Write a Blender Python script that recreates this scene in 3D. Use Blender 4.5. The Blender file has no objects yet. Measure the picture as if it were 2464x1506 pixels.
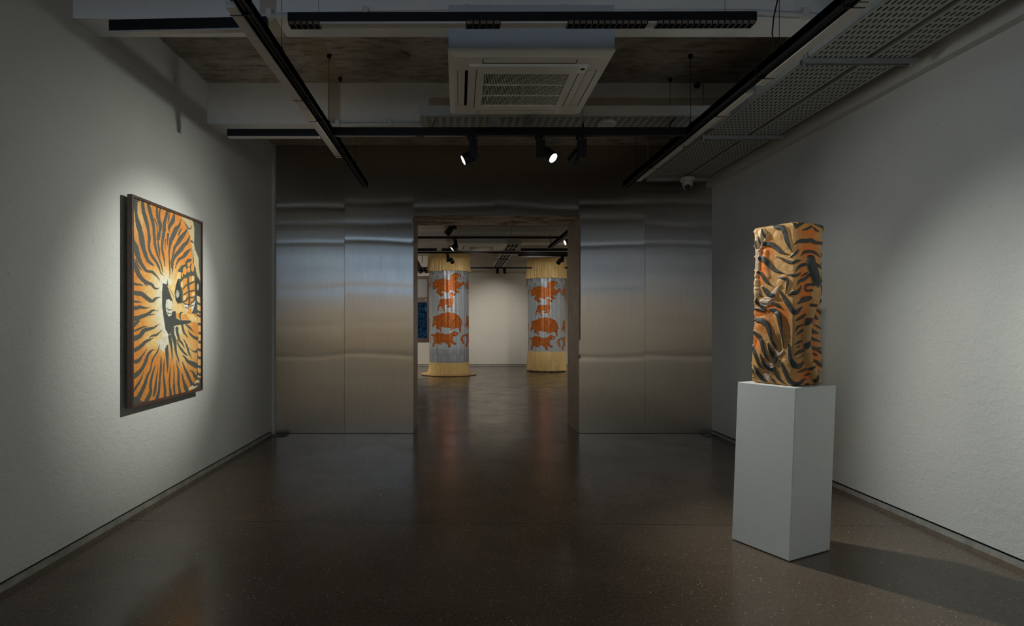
import bpy, bmesh, math, random
import numpy as np
from mathutils import Vector, Matrix, noise as mnoise

# ---------------------------------------------------------------- camera, world, exposure, big lights
SC = bpy.context.scene
COL = SC.collection
F, VX, VY, CH = 1366.0, 1103.0, 778.0, 1.35      # focal length in pixels, vanishing point, camera height


def P(px, py, d):
    """point at depth d that the photograph shows at pixel (px, py)"""
    return Vector(((px - VX) / F * d, d, CH + (VY - py) / F * d))


cam_d = bpy.data.cameras.new('camera')
cam = bpy.data.objects.new('camera', cam_d)
COL.objects.link(cam)
cam.location = (0, 0, CH)
cam.rotation_euler = (math.pi / 2, 0, 0)
cam_d.sensor_width = 36.0
cam_d.lens = 36.0 * F / 2464.0
cam_d.shift_x = (1232 - VX) / 2464.0
cam_d.shift_y = (VY - 753) / 2464.0
cam_d.clip_start = 0.05
SC.camera = cam

SC.view_settings.view_transform = 'Standard'
SC.view_settings.look = 'None'
SC.view_settings.gamma = 1.0
SC.view_settings.use_curve_mapping = False
SC.view_settings.exposure = 0.0

wd = bpy.data.worlds.new('dusk_sky')
SC.world = wd
wd.use_nodes = True
wd.node_tree.nodes['Background'].inputs[0].default_value = (0.13, 0.32, 0.62, 1)
wd.node_tree.nodes['Background'].inputs[1].default_value = 0.40


def area(name, loc, target, sx, sy, power, color):
    l = bpy.data.lights.new(name, 'AREA')
    l.shape = 'RECTANGLE'
    l.size, l.size_y = sx, sy
    l.energy, l.color = power, color
    o = bpy.data.objects.new(name, l)
    COL.objects.link(o)
    o.location = loc
    o.rotation_euler = (Vector(target) - Vector(loc)).to_track_quat('-Z', 'Y').to_euler()
    return o


def spot(name, loc, target, power, color, size, blend=1.0, radius=0.04):
    l = bpy.data.lights.new(name, 'SPOT')
    l.energy, l.color = power, color
    l.spot_size, l.spot_blend = math.radians(size), blend
    l.shadow_soft_size = radius
    o = bpy.data.objects.new(name, l)
    COL.objects.link(o)
    o.location = loc
    o.rotation_euler = (Vector(target) - Vector(loc)).to_track_quat('-Z', 'Y').to_euler()
    return o


# daylight of the strip window behind the camera
area('window_daylight', (0.5, -7.88, 2.85), (0.5, 6.0, 2.75), 4.4, 1.0, 11, (0.40, 0.66, 1.0))
area('side_window_daylight', (-2.36, -1.6, 2.8), (1.2, 2.2, 3.0), 2.0, 1.0, 35, (0.36, 0.63, 1.0))
# front room, outside the frame: track lamps, with added fill lights among them
spot('right_wall_lamp', (0.55, 1.75, 2.78), (3.1, 2.0, 1.42), 185, (0.97, 1.0, 0.88), 49)
spot('front_fill', (0.40, 0.70, 2.80), (2.75, 4.80, 1.50), 100, (0.98, 1.0, 0.92), 22)  # added fill light, makes a soft glow on the wall behind the sculpture
spot('back_wall_lamp', (-0.8, -5.3, 2.85), (-0.8, -8.0, 1.9), 470, (1.0, 0.80, 0.58), 96)
spot('back_wall_lamp', (1.8, -5.3, 2.85), (1.8, -8.0, 1.9), 470, (1.0, 0.80, 0.58), 96)
spot('rear_fill', (0.4, -2.6, 2.8), (-2.35, -3.4, 1.45), 230, (1.0, 0.88, 0.72), 80)  # added pair of unseen fills, their bounce brightens beams and ceiling
spot('rear_fill', (0.4, -3.4, 2.8), (3.1, -4.2, 1.45), 230, (1.0, 0.88, 0.72), 80)
# the far gallery
spot('far_wall_lamp', (0.95, 15.4, 2.75), (1.15, 18.1, 1.45), 125, (1.0, 0.95, 0.85), 58)
spot('left_column_lamp', (0.75, 10.6, 2.75), (-0.25, 15.0, 1.50), 225, (1.0, 0.97, 0.92), 47)
spot('right_column_lamp', (1.35, 11.2, 2.75), (2.5, 16.0, 1.50), 225, (1.0, 0.97, 0.92), 45)
spot('gallery_fill', (-3.2, 12.4, 2.75), (-3.4, 17.0, 0.6), 680, (1.0, 0.93, 0.82), 100)  # four added unseen fills, bounced off the side walls to lift the ceiling
spot('gallery_fill', (5.2, 12.4, 2.75), (6.2, 15.0, 0.8), 680, (1.0, 0.93, 0.82), 100)
spot('gallery_fill', (-3.6, 9.2, 2.75), (-5.2, 9.6, 0.9), 640, (1.0, 0.93, 0.82), 110)
spot('gallery_fill', (5.0, 9.0, 2.75), (6.8, 9.4, 0.9), 640, (1.0, 0.93, 0.82), 110)

# ---------------------------------------------------------------- helpers


def tag(o, label=None, cat=None, group=None, kind=None):
    if label: o['label'] = label
    if cat: o['category'] = cat
    if group: o['group'] = group
    if kind: o['kind'] = kind
    return o


def empty(name, loc, label, cat, group=None, rz=0.0):
    o = bpy.data.objects.new(name, None)
    o.empty_display_size = 0.1
    COL.objects.link(o)
    o.location = loc
    o.rotation_euler = (0, 0, rz)
    return tag(o, label, cat, group)


class MB:
    def __init__(self):
        self.v, self.f = [], []

    def add(self, vs, fs):
        n = len(self.v)
        self.v += [tuple(p) for p in vs]
        self.f += [tuple(i + n for i in q) for q in fs]
        return self

    def box(self, x0, x1, y0, y1, z0, z1, M=None):
        vs = [Vector((x, y, z)) for z in (z0, z1) for y in (y0, y1) for x in (x0, x1)]
        if M is not None: vs = [M @ p for p in vs]
        return self.add(vs, [(0, 2, 3, 1), (4, 5, 7, 6), (0, 1, 5, 4), (2, 6, 7, 3), (0, 4, 6, 2), (1, 3, 7, 5)])

    def lathe(self, a, b, prof, n=24, cap=True):
        """surface of revolution about a->b; prof = [(t, r)] with t along the axis in metres from a"""
        a, b = Vector(a), Vector(b)
        ax = (b - a).normalized()
        u = ax.orthogonal().normalized()
        w = ax.cross(u)
        vs, fs = [], []
        for t, r in prof:
            for k in range(n):
                q = 2 * math.pi * k / n
                vs.append(a + ax * t + (u * math.cos(q) + w * math.sin(q)) * r)
        for i in range(len(prof) - 1):
            for k in range(n):
                k2 = (k + 1) % n
                fs.append((i * n + k, i * n + k2, (i + 1) * n + k2, (i + 1) * n + k))
        if cap:
            fs.append(tuple(range(n - 1, -1, -1)))
            fs.append(tuple(range((len(prof) - 1) * n, len(prof) * n)))
        return self.add(vs, fs)

    def rod(self, a, b, r, n=12):
        L = (Vector(b) - Vector(a)).length
        return self.lathe(a, b, [(0, r), (L, r)], n)

    def tube(self, pts, r, n=8):
        pts = [Vector(p) for p in pts]
        vs, fs = [], []
        u = None
        for i, p in enumerate(pts):
            t = (pts[min(i + 1, len(pts) - 1)] - pts[max(i - 1, 0)]).normalized()
            u = t.orthogonal().normalized() if u is None else (u - t * u.dot(t)).normalized()
            w = t.cross(u)
            for k in range(n):
                q = 2 * math.pi * k / n
                vs.append(p + (u * math.cos(q) + w * math.sin(q)) * r)
        for i in range(len(pts) - 1):
            for k in range(n):
                k2 = (k + 1) % n
                fs.append((i * n + k, i * n + k2, (i + 1) * n + k2, (i + 1) * n + k))
        fs.append(tuple(range(n - 1, -1, -1)))
        fs.append(tuple(range((len(pts) - 1) * n, len(pts) * n)))
        return self.add(vs, fs)

    def build(self, name, mat, parent=None, smooth=False, bevel=0.0, world=True):
        me = bpy.data.meshes.new(name)
        me.from_pydata(self.v, [], self.f)
        me.materials.append(mat)
        o = bpy.data.objects.new(name, me)
        COL.objects.link(o)
        if parent is not None:
            o.parent = parent
            if world:                       # vertices were given in world space
                q = Matrix.Translation(parent_loc(parent)) @ Matrix.Rotation(parent_rz(parent), 4, 'Z')
                me.transform(q.inverted())
        me.update()
        if smooth:
            me.polygons.foreach_set('use_smooth', [True] * len(me.polygons))
        if bevel:
            m = o.modifiers.new('bevel', 'BEVEL')
            m.width, m.segments, m.limit_method = bevel, 2, 'ANGLE'
        return o


def parent_loc(o):
    v = Vector((0, 0, 0))
    while o is not None:
        v += o.location
        o = o.parent
    return v


def parent_rz(o):
    a = 0
    while o is not None:
        a += o.rotation_euler[2]
        o = o.parent
    return a


def struct(name, mb, mat, **k):
    o = mb.build(name, mat, **k)
    o['kind'] = 'structure'
    return o


def children(o):
    return [c for c in bpy.data.objects if c.parent == o]


def copy_tree(o, parent=None):
    c = o.copy()
    COL.objects.link(c)
    if parent is not None: c.parent = parent
    for ch in children(o): copy_tree(ch, c)
    return c


def grid_object(name, V, nu, nv, mat, colors=None, parent=None, wrap=False, smooth=True, extra_faces=()):
    """V: array (nv, nu, 3)"""
    idx = np.arange(nu * nv).reshape(nv, nu)
    if wrap: idx = np.concatenate([idx, idx[:, :1]], axis=1)
    a, b, c, d = idx[:-1, :-1], idx[:-1, 1:], idx[1:, 1:], idx[1:, :-1]
    faces = np.stack([a, b, c, d], axis=-1).reshape(-1, 4).tolist() + list(extra_faces)
    me = bpy.data.meshes.new(name)
    me.from_pydata(V.reshape(-1, 3).tolist(), [], faces)
    me.materials.append(mat)
    if smooth: me.polygons.foreach_set('use_smooth', [True] * len(me.polygons))
    if colors is not None:
        at = me.color_attributes.new('Col', 'FLOAT_COLOR', 'POINT')
        c4 = np.concatenate([colors.reshape(-1, 3), np.ones((colors.size // 3, 1))], axis=1).astype(np.float32)
        at.data.foreach_set('color', c4.ravel())
    me.update()
    o = bpy.data.objects.new(name, me)
    COL.objects.link(o)
    if parent is not None: o.parent = parent
    return o


# ---------------------------------------------------------------- materials
class NT:
    def __init__(self, name):
        self.m = bpy.data.materials.new(name)
        self.m.use_nodes = True
        self.t = self.m.node_tree
        self.b = self.t.nodes['Principled BSDF']

    def n(self, typ, **kw):
        nd = self.t.nodes.new('ShaderNode' + typ)
        for k, v in kw.items():
            if k.startswith('i_'):
                key = k[2:]
                key = int(key) if key.isdigit() else key.replace('_', ' ')
                if hasattr(v, 'is_output'): self.t.links.new(v, nd.inputs[key])
                else: nd.inputs[key].default_value = v
            else:
                setattr(nd, k, v)
        return nd

    def l(self, a, b):
        self.t.links.new(a, b)

    def set(self, **kw):
        for k, v in kw.items():
            k = k.replace('_', ' ')
            if hasattr(v, 'is_output'): self.l(v, self.b.inputs[k])
            else: self.b.inputs[k].default_value = v
        return self

    def coord(self, scale=(1, 1, 1), out='Object', loc=(0, 0, 0)):
        tc = self.n('TexCoord')
        mp = self.n('Mapping')
        mp.inputs['Scale'].default_value = scale
        mp.inputs['Location'].default_value = loc
        self.l(tc.outputs[out], mp.inputs['Vector'])
        return mp.outputs[0]

    def noise(self, vec, scale, detail=4.0, rough=0.55, dist=0.0):
        nd = self.n('TexNoise', i_Scale=scale, i_Detail=detail, i_Roughness=rough, i_Distortion=dist)
        self.l(vec, nd.inputs['Vector'])
        return nd.outputs['Fac']

    def ramp(self, fac, stops):
        r = self.n('ValToRGB')
        self.l(fac, r.inputs[0])
        e = r.color_ramp.elements
        while len(e) < len(stops): e.new(0.5)
        for q, (p, c) in zip(e, stops):
            q.position = p
            q.color = (c, c, c, 1) if isinstance(c, (int, float)) else (*c, 1)
        return r.outputs[0]

    def math(self, op, a, b=0.0, c=None):
        nd = self.n('Math', operation=op)
        for i, q in enumerate((a, b) if c is None else (a, b, c)):
            if hasattr(q, 'is_output'): self.l(q, nd.inputs[i])
            else: nd.inputs[i].default_value = q
        return nd.outputs[0]

    def mix(self, fac, a, b, blend='MIX'):
        nd = self.n('Mix', data_type='RGBA', blend_type=blend)
        for i, q in ((0, fac), (6, a), (7, b)):
            if hasattr(q, 'is_output'): self.l(q, nd.inputs[i])
            else: nd.inputs[i].default_value = q if i == 0 else (*q, 1)
        return nd.outputs[2]

    def bump(self, h, strength=0.3, dist=0.01, normal=None):
        nd = self.n('Bump', i_Strength=strength, i_Distance=dist)
        self.l(h, nd.inputs['Height'])
        if normal is not None: self.l(normal, nd.inputs['Normal'])
        self.l(nd.outputs[0], self.b.inputs['Normal'])
        return nd.outputs[0]


def plain(name, color, rough=0.5, metal=0.0, spec=0.5, var=0.06, scale=30.0):
    t = NT(name)
    nz = t.noise(t.coord(), scale, 3)
    lo = tuple(c * (1 - var) for c in color)
    hi = tuple(min(1, c * (1 + var)) for c in color)
    t.set(Base_Color=t.ramp(nz, [(0.3, lo), (0.7, hi)]), Roughness=rough, Metallic=metal)
    t.b.inputs['Specular IOR Level'].default_value = spec
    return t.m


def plaster(name, color, stain=False, bstr=0.5):
    t = NT(name)
    v = t.coord()
    big = t.noise(v, 1.3, 5, 0.6)
    c = t.ramp(big, [(0.3, tuple(q * 0.93 for q in color)), (0.7, color)])
    # small dark pits
    pit = t.noise(t.coord((1, 1, 0.6)), 42, 2, 0.5)
    pm = t.ramp(pit, [(0.71, 0.0), (0.76, 1.0)])
    c = t.mix(t.math('MULTIPLY', pm, 0.35), c, tuple(q * 0.55 for q in color))
    if stain:
        s = t.n('SeparateXYZ')
        t.l(t.n('TexCoord').outputs['Object'], s.inputs[0])
        wob = t.math('MULTIPLY', t.math('SUBTRACT', t.noise(v, 6, 3), 0.5), 0.03)
        x = t.math('ADD', s.outputs[0], wob)
        z = t.math('ADD', s.outputs[2], wob)
        band = t.math('MULTIPLY', t.math('GREATER_THAN', x, -1.185), t.math('LESS_THAN', x, -1.085))
        low = t.math('MULTIPLY', t.math('LESS_THAN', z, 3.40), t.math('GREATER_THAN', x, -0.27))
        low = t.math('MULTIPLY', low, t.math('GREATER_THAN', s.outputs[1], 4.0))
        m = t.math('MINIMUM', t.math('ADD', band, low), 1.0)
        c = t.mix(t.math('MULTIPLY', m, 0.8), c, (0.42, 0.36, 0.27))
    f1 = t.noise(v, 70, 3, 0.6)
    f2 = t.noise(t.coord((1, 1, 1.25)), 18, 4, 0.65, 0.6)
    h = t.math('ADD', t.math('MULTIPLY', f1, 0.45), f2)
    t.bump(h, bstr, 0.012)
    t.set(Base_Color=c, Roughness=0.75)
    t.b.inputs['Specular IOR Level'].default_value = 0.25
    return t.m


def concrete_slab():
    t = NT('raw_concrete')
    v = t.coord()
    a = t.noise(v, 1.1, 6, 0.65, 0.4)
    c = t.ramp(a, [(0.3, (0.24, 0.205, 0.165)), (0.55, (0.45, 0.40, 0.34)), (0.75, (0.56, 0.52, 0.46))])
    b = t.noise(t.coord((1, 3.0, 1)), 5, 5, 0.7)
    c = t.mix(t.ramp(b, [(0.48, 0.0), (0.66, 0.8)]), c, (0.14, 0.11, 0.09))
    w = t.noise(t.coord((0.6, 2.2, 1)), 14, 4, 0.75)
    c = t.mix(t.ramp(w, [(0.66, 0.0), (0.72, 0.55)]), c, (0.58, 0.54, 0.48))
    s = t.n('SeparateXYZ')
    t.l(t.n('TexCoord').outputs['Object'], s.inputs[0])
    x = t.math('ADD', s.outputs[0], t.math('MULTIPLY', t.math('SUBTRACT', t.noise(v, 5, 3), 0.5), 0.06))
    band = t.math('MULTIPLY', t.math('GREATER_THAN', x, -1.22), t.math('LESS_THAN', x, -1.03))
    c = t.mix(t.math('MULTIPLY', band, 0.5), c, (0.33, 0.24, 0.13))
    t.set(Base_Color=c, Roughness=0.9)
    t.bump(t.noise(v, 40, 5, 0.7), 0.4, 0.01)
    return t.m


def floor_mat():
    t = NT('polished_terrazzo')
    v = t.coord()
    a = t.noise(v, 0.9, 6, 0.65, 0.5)
    c = t.ramp(a, [(0.3, (0.070, 0.049, 0.033)), (0.7, (0.135, 0.098, 0.067))])
    f = t.noise(v, 55, 3, 0.6)
    c = t.mix(t.ramp(f, [(0.4, 0.0), (0.75, 0.5)]), c, (0.20, 0.15, 0.108))
    vo = t.n('TexVoronoi', feature='F1', i_Scale=62.0)
    t.l(v, vo.inputs['Vector'])
    sc = t.n('SeparateColor')
    t.l(vo.outputs['Color'], sc.inputs[0])
    thr = t.math('MULTIPLY', t.math('POWER', sc.outputs[0], 2.2), 0.22)
    sp = t.math('LESS_THAN', vo.outputs['Distance'], thr)
    stone = t.ramp(sc.outputs[1], [(0.0, (0.34, 0.27, 0.19)), (0.6, (0.50, 0.44, 0.35)), (1.0, (0.75, 0.70, 0.60))])
    c = t.mix(t.math('MULTIPLY', sp, 0.95), c, stone)
    # saw-cut joints
    s = t.n('SeparateXYZ')
    t.l(t.n('TexCoord').outputs['Object'], s.inputs[0])
    for y0 in (3.84, 12.6):
        dy = t.math('ABSOLUTE', t.math('SUBTRACT', t.math('ADD', s.outputs[1], t.math('MULTIPLY', s.outputs[0], 0.022)), y0))
        c = t.mix(t.math('LESS_THAN', dy, 0.004), c, (0.012, 0.010, 0.008))
    r = t.ramp(t.noise(v, 2.2, 6, 0.7, 0.8), [(0.3, 0.13), (0.7, 0.28)])
    t.set(Base_Color=c, Roughness=r)
    t.b.inputs['Specular IOR Level'].default_value = 0.42
    t.bump(t.noise(v, 9, 4, 0.6), 0.05, 0.01)
    return t.m


def steel_mat(name, col=(0.56, 0.515, 0.45), rough=0.31, aniso=0.95):
    t = NT(name)
    oi = t.n('ObjectInfo')
    ofs = t.n('CombineXYZ', i_0=oi.outputs['Random'], i_2=t.math('MULTIPLY', oi.outputs['Random'], 31.0))
    base = t.coord((1, 1, 1))
    add = t.n('VectorMath', operation='ADD')
    t.l(base, add.inputs[0]); t.l(ofs.outputs[0], add.inputs[1])
    mp = t.n('Mapping'); mp.inputs['Scale'].default_value = (40, 1, 0.5)
    t.l(add.outputs[0], mp.inputs[0])
    br = t.noise(mp.outputs[0], 4.0, 4, 0.6)
    st = t.noise(t.coord((9, 1, 1.6)), 2.5, 5, 0.7)
    c = t.ramp(br, [(0.3, tuple(q * 0.93 for q in col)), (0.7, tuple(q * 1.05 for q in col))])
    c = t.mix(t.ramp(st, [(0.66, 0.0), (0.74, 0.35)]), c, (0.33, 0.28, 0.22))
    r = t.math('ADD', t.math('MULTIPLY', st, 0.08), rough - 0.04)
    t.set(Base_Color=c, Metallic=1.0, Roughness=r, Anisotropic=aniso)
    tg = t.n('CombineXYZ', i_0=1.0)
    t.l(tg.outputs[0], t.b.inputs['Tangent'])
    return t.m


def vcol(name, rough=0.6, metal=0.0, spec=0.5, sheen=0.0, bump=0.0, bscale=60):
    t = NT(name)
    a = t.n('VertexColor', layer_name='Col')
    nz = t.noise(t.coord(), bscale, 4, 0.6)
    c = t.mix(1.0, a.outputs[0], t.ramp(nz, [(0.25, 0.86), (0.75, 1.0)]), 'MULTIPLY')
    t.set(Base_Color=c, Roughness=rough, Metallic=metal)
    t.b.inputs['Specular IOR Level'].default_value = spec
    t.b.inputs['Sheen Weight'].default_value = sheen
    if bump: t.bump(nz, bump, 0.004)
    return t.m


def emit(name, color, strength):
    t = NT(name)
    t.set(Base_Color=(*color, 1), Emission_Color=(*color, 1), Emission_Strength=strength)
    return t.m


M_WALL = plaster('white_plaster', (0.66, 0.66, 0.63))
M_BEAM = plaster('painted_beam', (0.84, 0.85, 0.84), stain=True)
M_SLAB = concrete_slab()
M_FLOOR = floor_mat()
M_STEEL = steel_mat('brushed_steel')
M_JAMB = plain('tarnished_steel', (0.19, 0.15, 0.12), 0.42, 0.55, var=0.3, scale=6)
M_BLACK = plain('black_metal', (0.005, 0.005, 0.006), 0.45, 0.0, 0.3)
M_CAVITY = plain('dark_cavity', (0.012, 0.011, 0.010), 0.9, 0, 0.2)
M_DIFF = plain('unlit_diffuser', (0.50, 0.47, 0.43), 0.35)
M_SILVER = plain('louvre_metal', (0.50, 0.48, 0.50), 0.2, 1.0)
M_TRAY = plain('grey_painted_steel', (0.42, 0.43, 0.40), 0.55)
M_ROD = plain('galvanised_steel', (0.42, 0.43, 0.44), 0.4, 0.6)
M_AC = plain('ivory_plastic', (0.68, 0.66, 0.60), 0.45, var=0.02)
M_ACBODY = plain('grey_sheet_metal', (0.40, 0.42, 0.44), 0.5, var=0.03)
M_PIPE = plain('white_conduit', (0.58, 0.58, 0.56), 0.4)
M_FRAME = plain('dark_walnut', (0.085, 0.045, 0.034), 0.45, var=0.25, scale=14)
M_WHITE = plain('matt_white_paint', (0.63, 0.64, 0.62), 0.55, var=0.02)
M_BROWN = plain('brown_window_frame', (0.07, 0.028, 0.016), 0.4, var=0.2)
M_LENS_ON = emit('lit_lens', (1.0, 0.99, 0.95), 5.0)
M_LENS_OFF = plain('dark_lens', (0.03, 0.03, 0.035), 0.12)


def gold_mat():
    t = NT('gold_brocade')
    v = t.coord()
    vo = t.n('TexVoronoi', feature='F1', i_Scale=9.0)
    t.l(v, vo.inputs['Vector'])
    nz = t.noise(v, 26, 5, 0.7)
    c = t.ramp(nz, [(0.35, (0.80, 0.55, 0.20)), (0.65, (0.92, 0.68, 0.30))])
    pat = t.ramp(vo.outputs['Distance'], [(0.16, 1.0), (0.26, 0.0)])
    c = t.mix(t.math('MULTIPLY', pat, t.ramp(nz, [(0.45, 0.0), (0.6, 0.6)])), c, (0.86, 0.66, 0.34))
    t.set(Base_Color=c, Roughness=0.45, Metallic=0.1)
    t.b.inputs['Sheen Weight'].default_value = 0.2
    return t.m


M_GOLD = gold_mat()


def rust_mat():
    t = NT('peeling_rusty_plate')
    v = t.coord((1, 2.2, 1))
    a = t.noise(v, 3.2, 6, 0.65, 0.8)
    c = t.ramp(a, [(0.34, (0.16, 0.070, 0.045)), (0.44, (0.24, 0.13, 0.09)), (0.50, (0.52, 0.43, 0.35)), (0.70, (0.66, 0.58, 0.49))])
    t.set(Base_Color=c, Roughness=0.7)
    t.bump(a, 0.4, 0.01)
    return t.m


M_RUST = rust_mat()

# ---------------------------------------------------------------- the setting
XL0, XL1, XR = -2.305, -2.270, 3.108          # left wall at y=0 / at the steel wall, right wall
YS, YB, YE, YK = 6.96, 7.67, 18.1, -8.0       # steel wall front/back, end wall of far gallery, wall behind camera
ZC, ZB = 3.535, 3.165                         # slab, beam underside
DX0, DX1, DZ = -0.550, 1.478, 2.675           # doorway

floor = struct('floor', MB().box(-5.6, 7.2, YK - 0.2, YE + 0.2, -0.12, 0.0), M_FLOOR)
struct('ceiling', MB().box(-5.6, 7.2, YK - 0.2, YE + 0.2, ZC, ZC + 0.15), M_SLAB)


def wall_quad(name, x0, y0, x1, y1, z0, z1, t, mat):
    """vertical wall slab between two plan points, thickness t to its left-hand side"""
    dx, dy = x1 - x0, y1 - y0
    L = math.hypot(dx, dy)
    nx, ny = -dy / L * t, dx / L * t
    vs = [(x, y, z) for z in (z0, z1) for x, y in ((x0, y0), (x1, y1), (x1 + nx, y1 + ny), (x0 + nx, y0 + ny))]
    return struct(name, MB().add(vs, [(3, 2, 1, 0), (4, 5, 6, 7), (0, 1, 5, 4), (1, 2, 6, 5), (2, 3, 7, 6), (3, 0, 4, 7)]), mat)


GAP = 0.048
XW = lambda y: -2.375 + (XL1 + 2.375) * (y - YK) / (YS - 0.06 - YK)
WY0, WY1, WZ0, WZ1 = -2.6, -0.6, 2.3, 3.3          # side window of the left wall, behind the camera
b = MB()
for y0, y1, z0, z1 in ((YK, WY0, GAP, ZC), (WY1, YS - 0.06, GAP, ZC), (WY0, WY1, GAP, WZ0), (WY0, WY1, WZ1, ZC)):
    b.add([(x, y, z) for z in (z0, z1) for x, y in ((XW(y0), y0), (XW(y1), y1), (XW(y1) - 0.2, y1), (XW(y0) - 0.2, y0))],
          [(3, 2, 1, 0), (4, 5, 6, 7), (0, 1, 5, 4), (1, 2, 6, 5), (2, 3, 7, 6), (3, 0, 4, 7)])
struct('wall_left', b, M_WALL)
b = MB()
for y in (WY0, -1.62, WY1 - 0.05): b.box(-2.50, -2.44, y, y + 0.05, WZ0, WZ1)
b.box(-2.50, -2.44, WY0, WY1, WZ0, WZ0 + 0.05).box(-2.50, -2.44, WY0, WY1, WZ1 - 0.05, WZ1)
struct('window_3', b, M_BROWN)
wall_quad('wall_right', XR, YS, XR, YK, GAP, ZC, 0.2, M_WALL)
# recessed base joint: dark back of the recess, then a low grey skirting in front
wall_quad('trim_1', -2.405, YK, XL1 - 0.03, YS - 0.06, 0.0, GAP, 0.15, M_CAVITY)
wall_quad('trim_2', XR + 0.03, YS, XR + 0.03, YK, 0.0, GAP, 0.15, M_CAVITY)
M_SKIRT = plain('grey_mortar', (0.34, 0.33, 0.30), 0.8, var=0.25, scale=12)
wall_quad('baseboard_left', -2.369, YK, XL1 + 0.006, YS - 0.06, 0.0, 0.030, 0.03, M_SKIRT)
wall_quad('baseboard_right', XR - 0.006, YS, XR - 0.006, YK, 0.0, 0.030, 0.03, M_SKIRT)
struct('trim_3', MB().box(XL1 - 0.02, XL1 + 0.034, YS - 0.058, YS - 0.001, 0, ZC), M_WALL)
# low beam along the head of the right wall
struct('trim_4', MB().box(XR - 0.07, XR, YK, YS, 3.015, ZC), M_WALL)

for y0, y1, x0, x1 in ((3.38, 3.60, -2.34, XR), (5.16, 5.49, -2.34, XR), (1.45, 1.70, -2.34, XR), (-2.6, -2.3, -2.36, XR), (-4.6, -4.3, -2.36, XR), (-6.6, -6.3, -2.37, XR), (-0.6, -0.3, -2.34, XR),
                       (9.1, 9.45, -5.5, 7.1), (10.9, 11.2, -5.5, 7.1), (12.5, 12.8, -5.5, 7.1), (14.85, 15.35, -5.5, 7.1)):
    struct('ceiling_beam', MB().box(x0, x1, y0, y1, ZB, ZC), M_BEAM)

# wall behind the camera with its strip window
b = MB()
b.box(-2.4, -1.75, YK - 0.2, YK, 0, ZC).box(2.75, XR + 0.2, YK - 0.2, YK, 0, ZC)
b.box(-1.75, 2.75, YK - 0.2, YK, 0, 2.3).box(-1.75, 2.75, YK - 0.2, YK, 3.3, ZC)
struct('wall_back', b, M_WALL)
b = MB()
for x in (-1.75, -0.625, 0.5, 1.625, 2.70): b.box(x, x + 0.05, YK - 0.12, YK - 0.06, 2.3, 3.3)
b.box(-1.75, 2.75, YK - 0.12, YK - 0.06, 2.3, 2.35).box(-1.75, 2.75, YK - 0.12, YK - 0.06, 3.25, 3.3)
struct('window_1', b, M_BROWN)

# steel-clad partition: core, then buckled sheets, jambs and the rusty soffit of the opening
b = MB()
c = 0.02
b.box(-5.5, DX0 - c, YS + c, YB, 0, ZC).box(DX1 + c, 7.1, YS + c, YB, 0, ZC).box(DX0 - c, DX1 + c, YS + c, YB, DZ + c, ZC)
core = struct('wall_steel', b, plaster('partition_core', (0.5, 0.48, 0.44)))


def buckle(x, z, seed):
    y = 0.0
    rng = random.Random(seed)
    k = 1.0 if x < 0.4 else 0.8
    for z0, a, w in ((2.80, 2.2, 0.040), (2.60, 1.0, 0.045), (2.33, 1.1, 0.03), (2.08, 0.8, 0.10), (1.78, 0.9, 0.05), (1.33, 0.4, 0.05), (0.955, 1.6, 0.035), (0.70, 0.5, 0.06), (0.33, 0.4, 0.06)):
        zz = z0 + rng.uniform(-0.035, 0.035) + rng.uniform(-0.03, 0.03) * math.sin(x * 3.0 + seed) + 0.02 * math.sin(x * 1.7 + seed * 2)
        y += k * a * rng.uniform(0.55, 1.1) * 0.0014 * math.exp(-((z - zz) / w) ** 2)
    y += 0.0055 * mnoise.noise(Vector((x * 0.55, z * 1.1, seed * 3.7)))
    y += 0.0008 * mnoise.noise(Vector((x * 1.0, z * 4.5, seed * 1.7)))
    return y


def sheet(x0, x1, z0, z1, seed):
    nu, nv = 14, int((z1 - z0) / 0.012) + 2
    xs = np.linspace(x0 + 0.0015, x1 - 0.0015, nu)
    zs = np.linspace(z0, z1, nv)
    V = np.zeros((nv, nu, 3))
    for j, z in enumerate(zs):
        for i, x in enumerate(xs):
            V[j, i] = (x, YS + buckle(x, z, seed), z)
    o = grid_object('steel_panel', V, nu, nv, M_STEEL, parent=core)
    return o


def X_at(px): return (px - VX) / F * YS


seams = [XL1 + 0.034, X_at(829), DX0, X_at(1193), DX1, X_at(1552), XR]
sheet(seams[0], seams[1], 0.004, ZC, 1)
sheet(seams[1], seams[2], 0.004, ZC, 2)
sheet(seams[2], seams[3], DZ, ZC, 3)
sheet(seams[3], seams[4], DZ, ZC, 4)
sheet(seams[4], seams[5], 0.004, ZC, 5)
sheet(seams[5], seams[6], 0.004, ZC, 6)
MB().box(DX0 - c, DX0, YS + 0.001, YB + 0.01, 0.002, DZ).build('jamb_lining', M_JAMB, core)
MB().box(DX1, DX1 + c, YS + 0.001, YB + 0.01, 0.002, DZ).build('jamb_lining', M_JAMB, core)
MB().box(DX0 - c, DX1 + c, YS + 0.004, YB + 0.01, DZ, DZ + c).build('soffit_lining', M_RUST, core)

# far gallery
struct('wall_end', MB().box(-5.6, -1.42, YE, YE + 0.2, GAP, ZC).box(-0.93, 7.2, YE, YE + 0.2, GAP, ZC).box(-1.42, -0.93, YE, YE + 0.2, GAP, 0.79)
       .box(-1.42, -0.93, YE, YE + 0.2, 2.86, ZC), plaster('warm_plaster', (0.60, 0.57, 0.51)))
struct('trim_5', MB().box(-5.6, 7.2, YE + 0.02, YE + 0.2, 0, GAP), M_CAVITY)
struct('baseboard_end', MB().box(-5.6, 7.2, YE - 0.006, YE + 0.02, 0, 0.03), M_SKIRT)
struct('wall_gallery_left', MB().box(-5.7, -5.5, YB, YE, 0, ZC), M_WALL)
struct('wall_gallery_right', MB().box(7.1, 7.3, YB, YE, 0, ZC), M_WALL)

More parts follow.
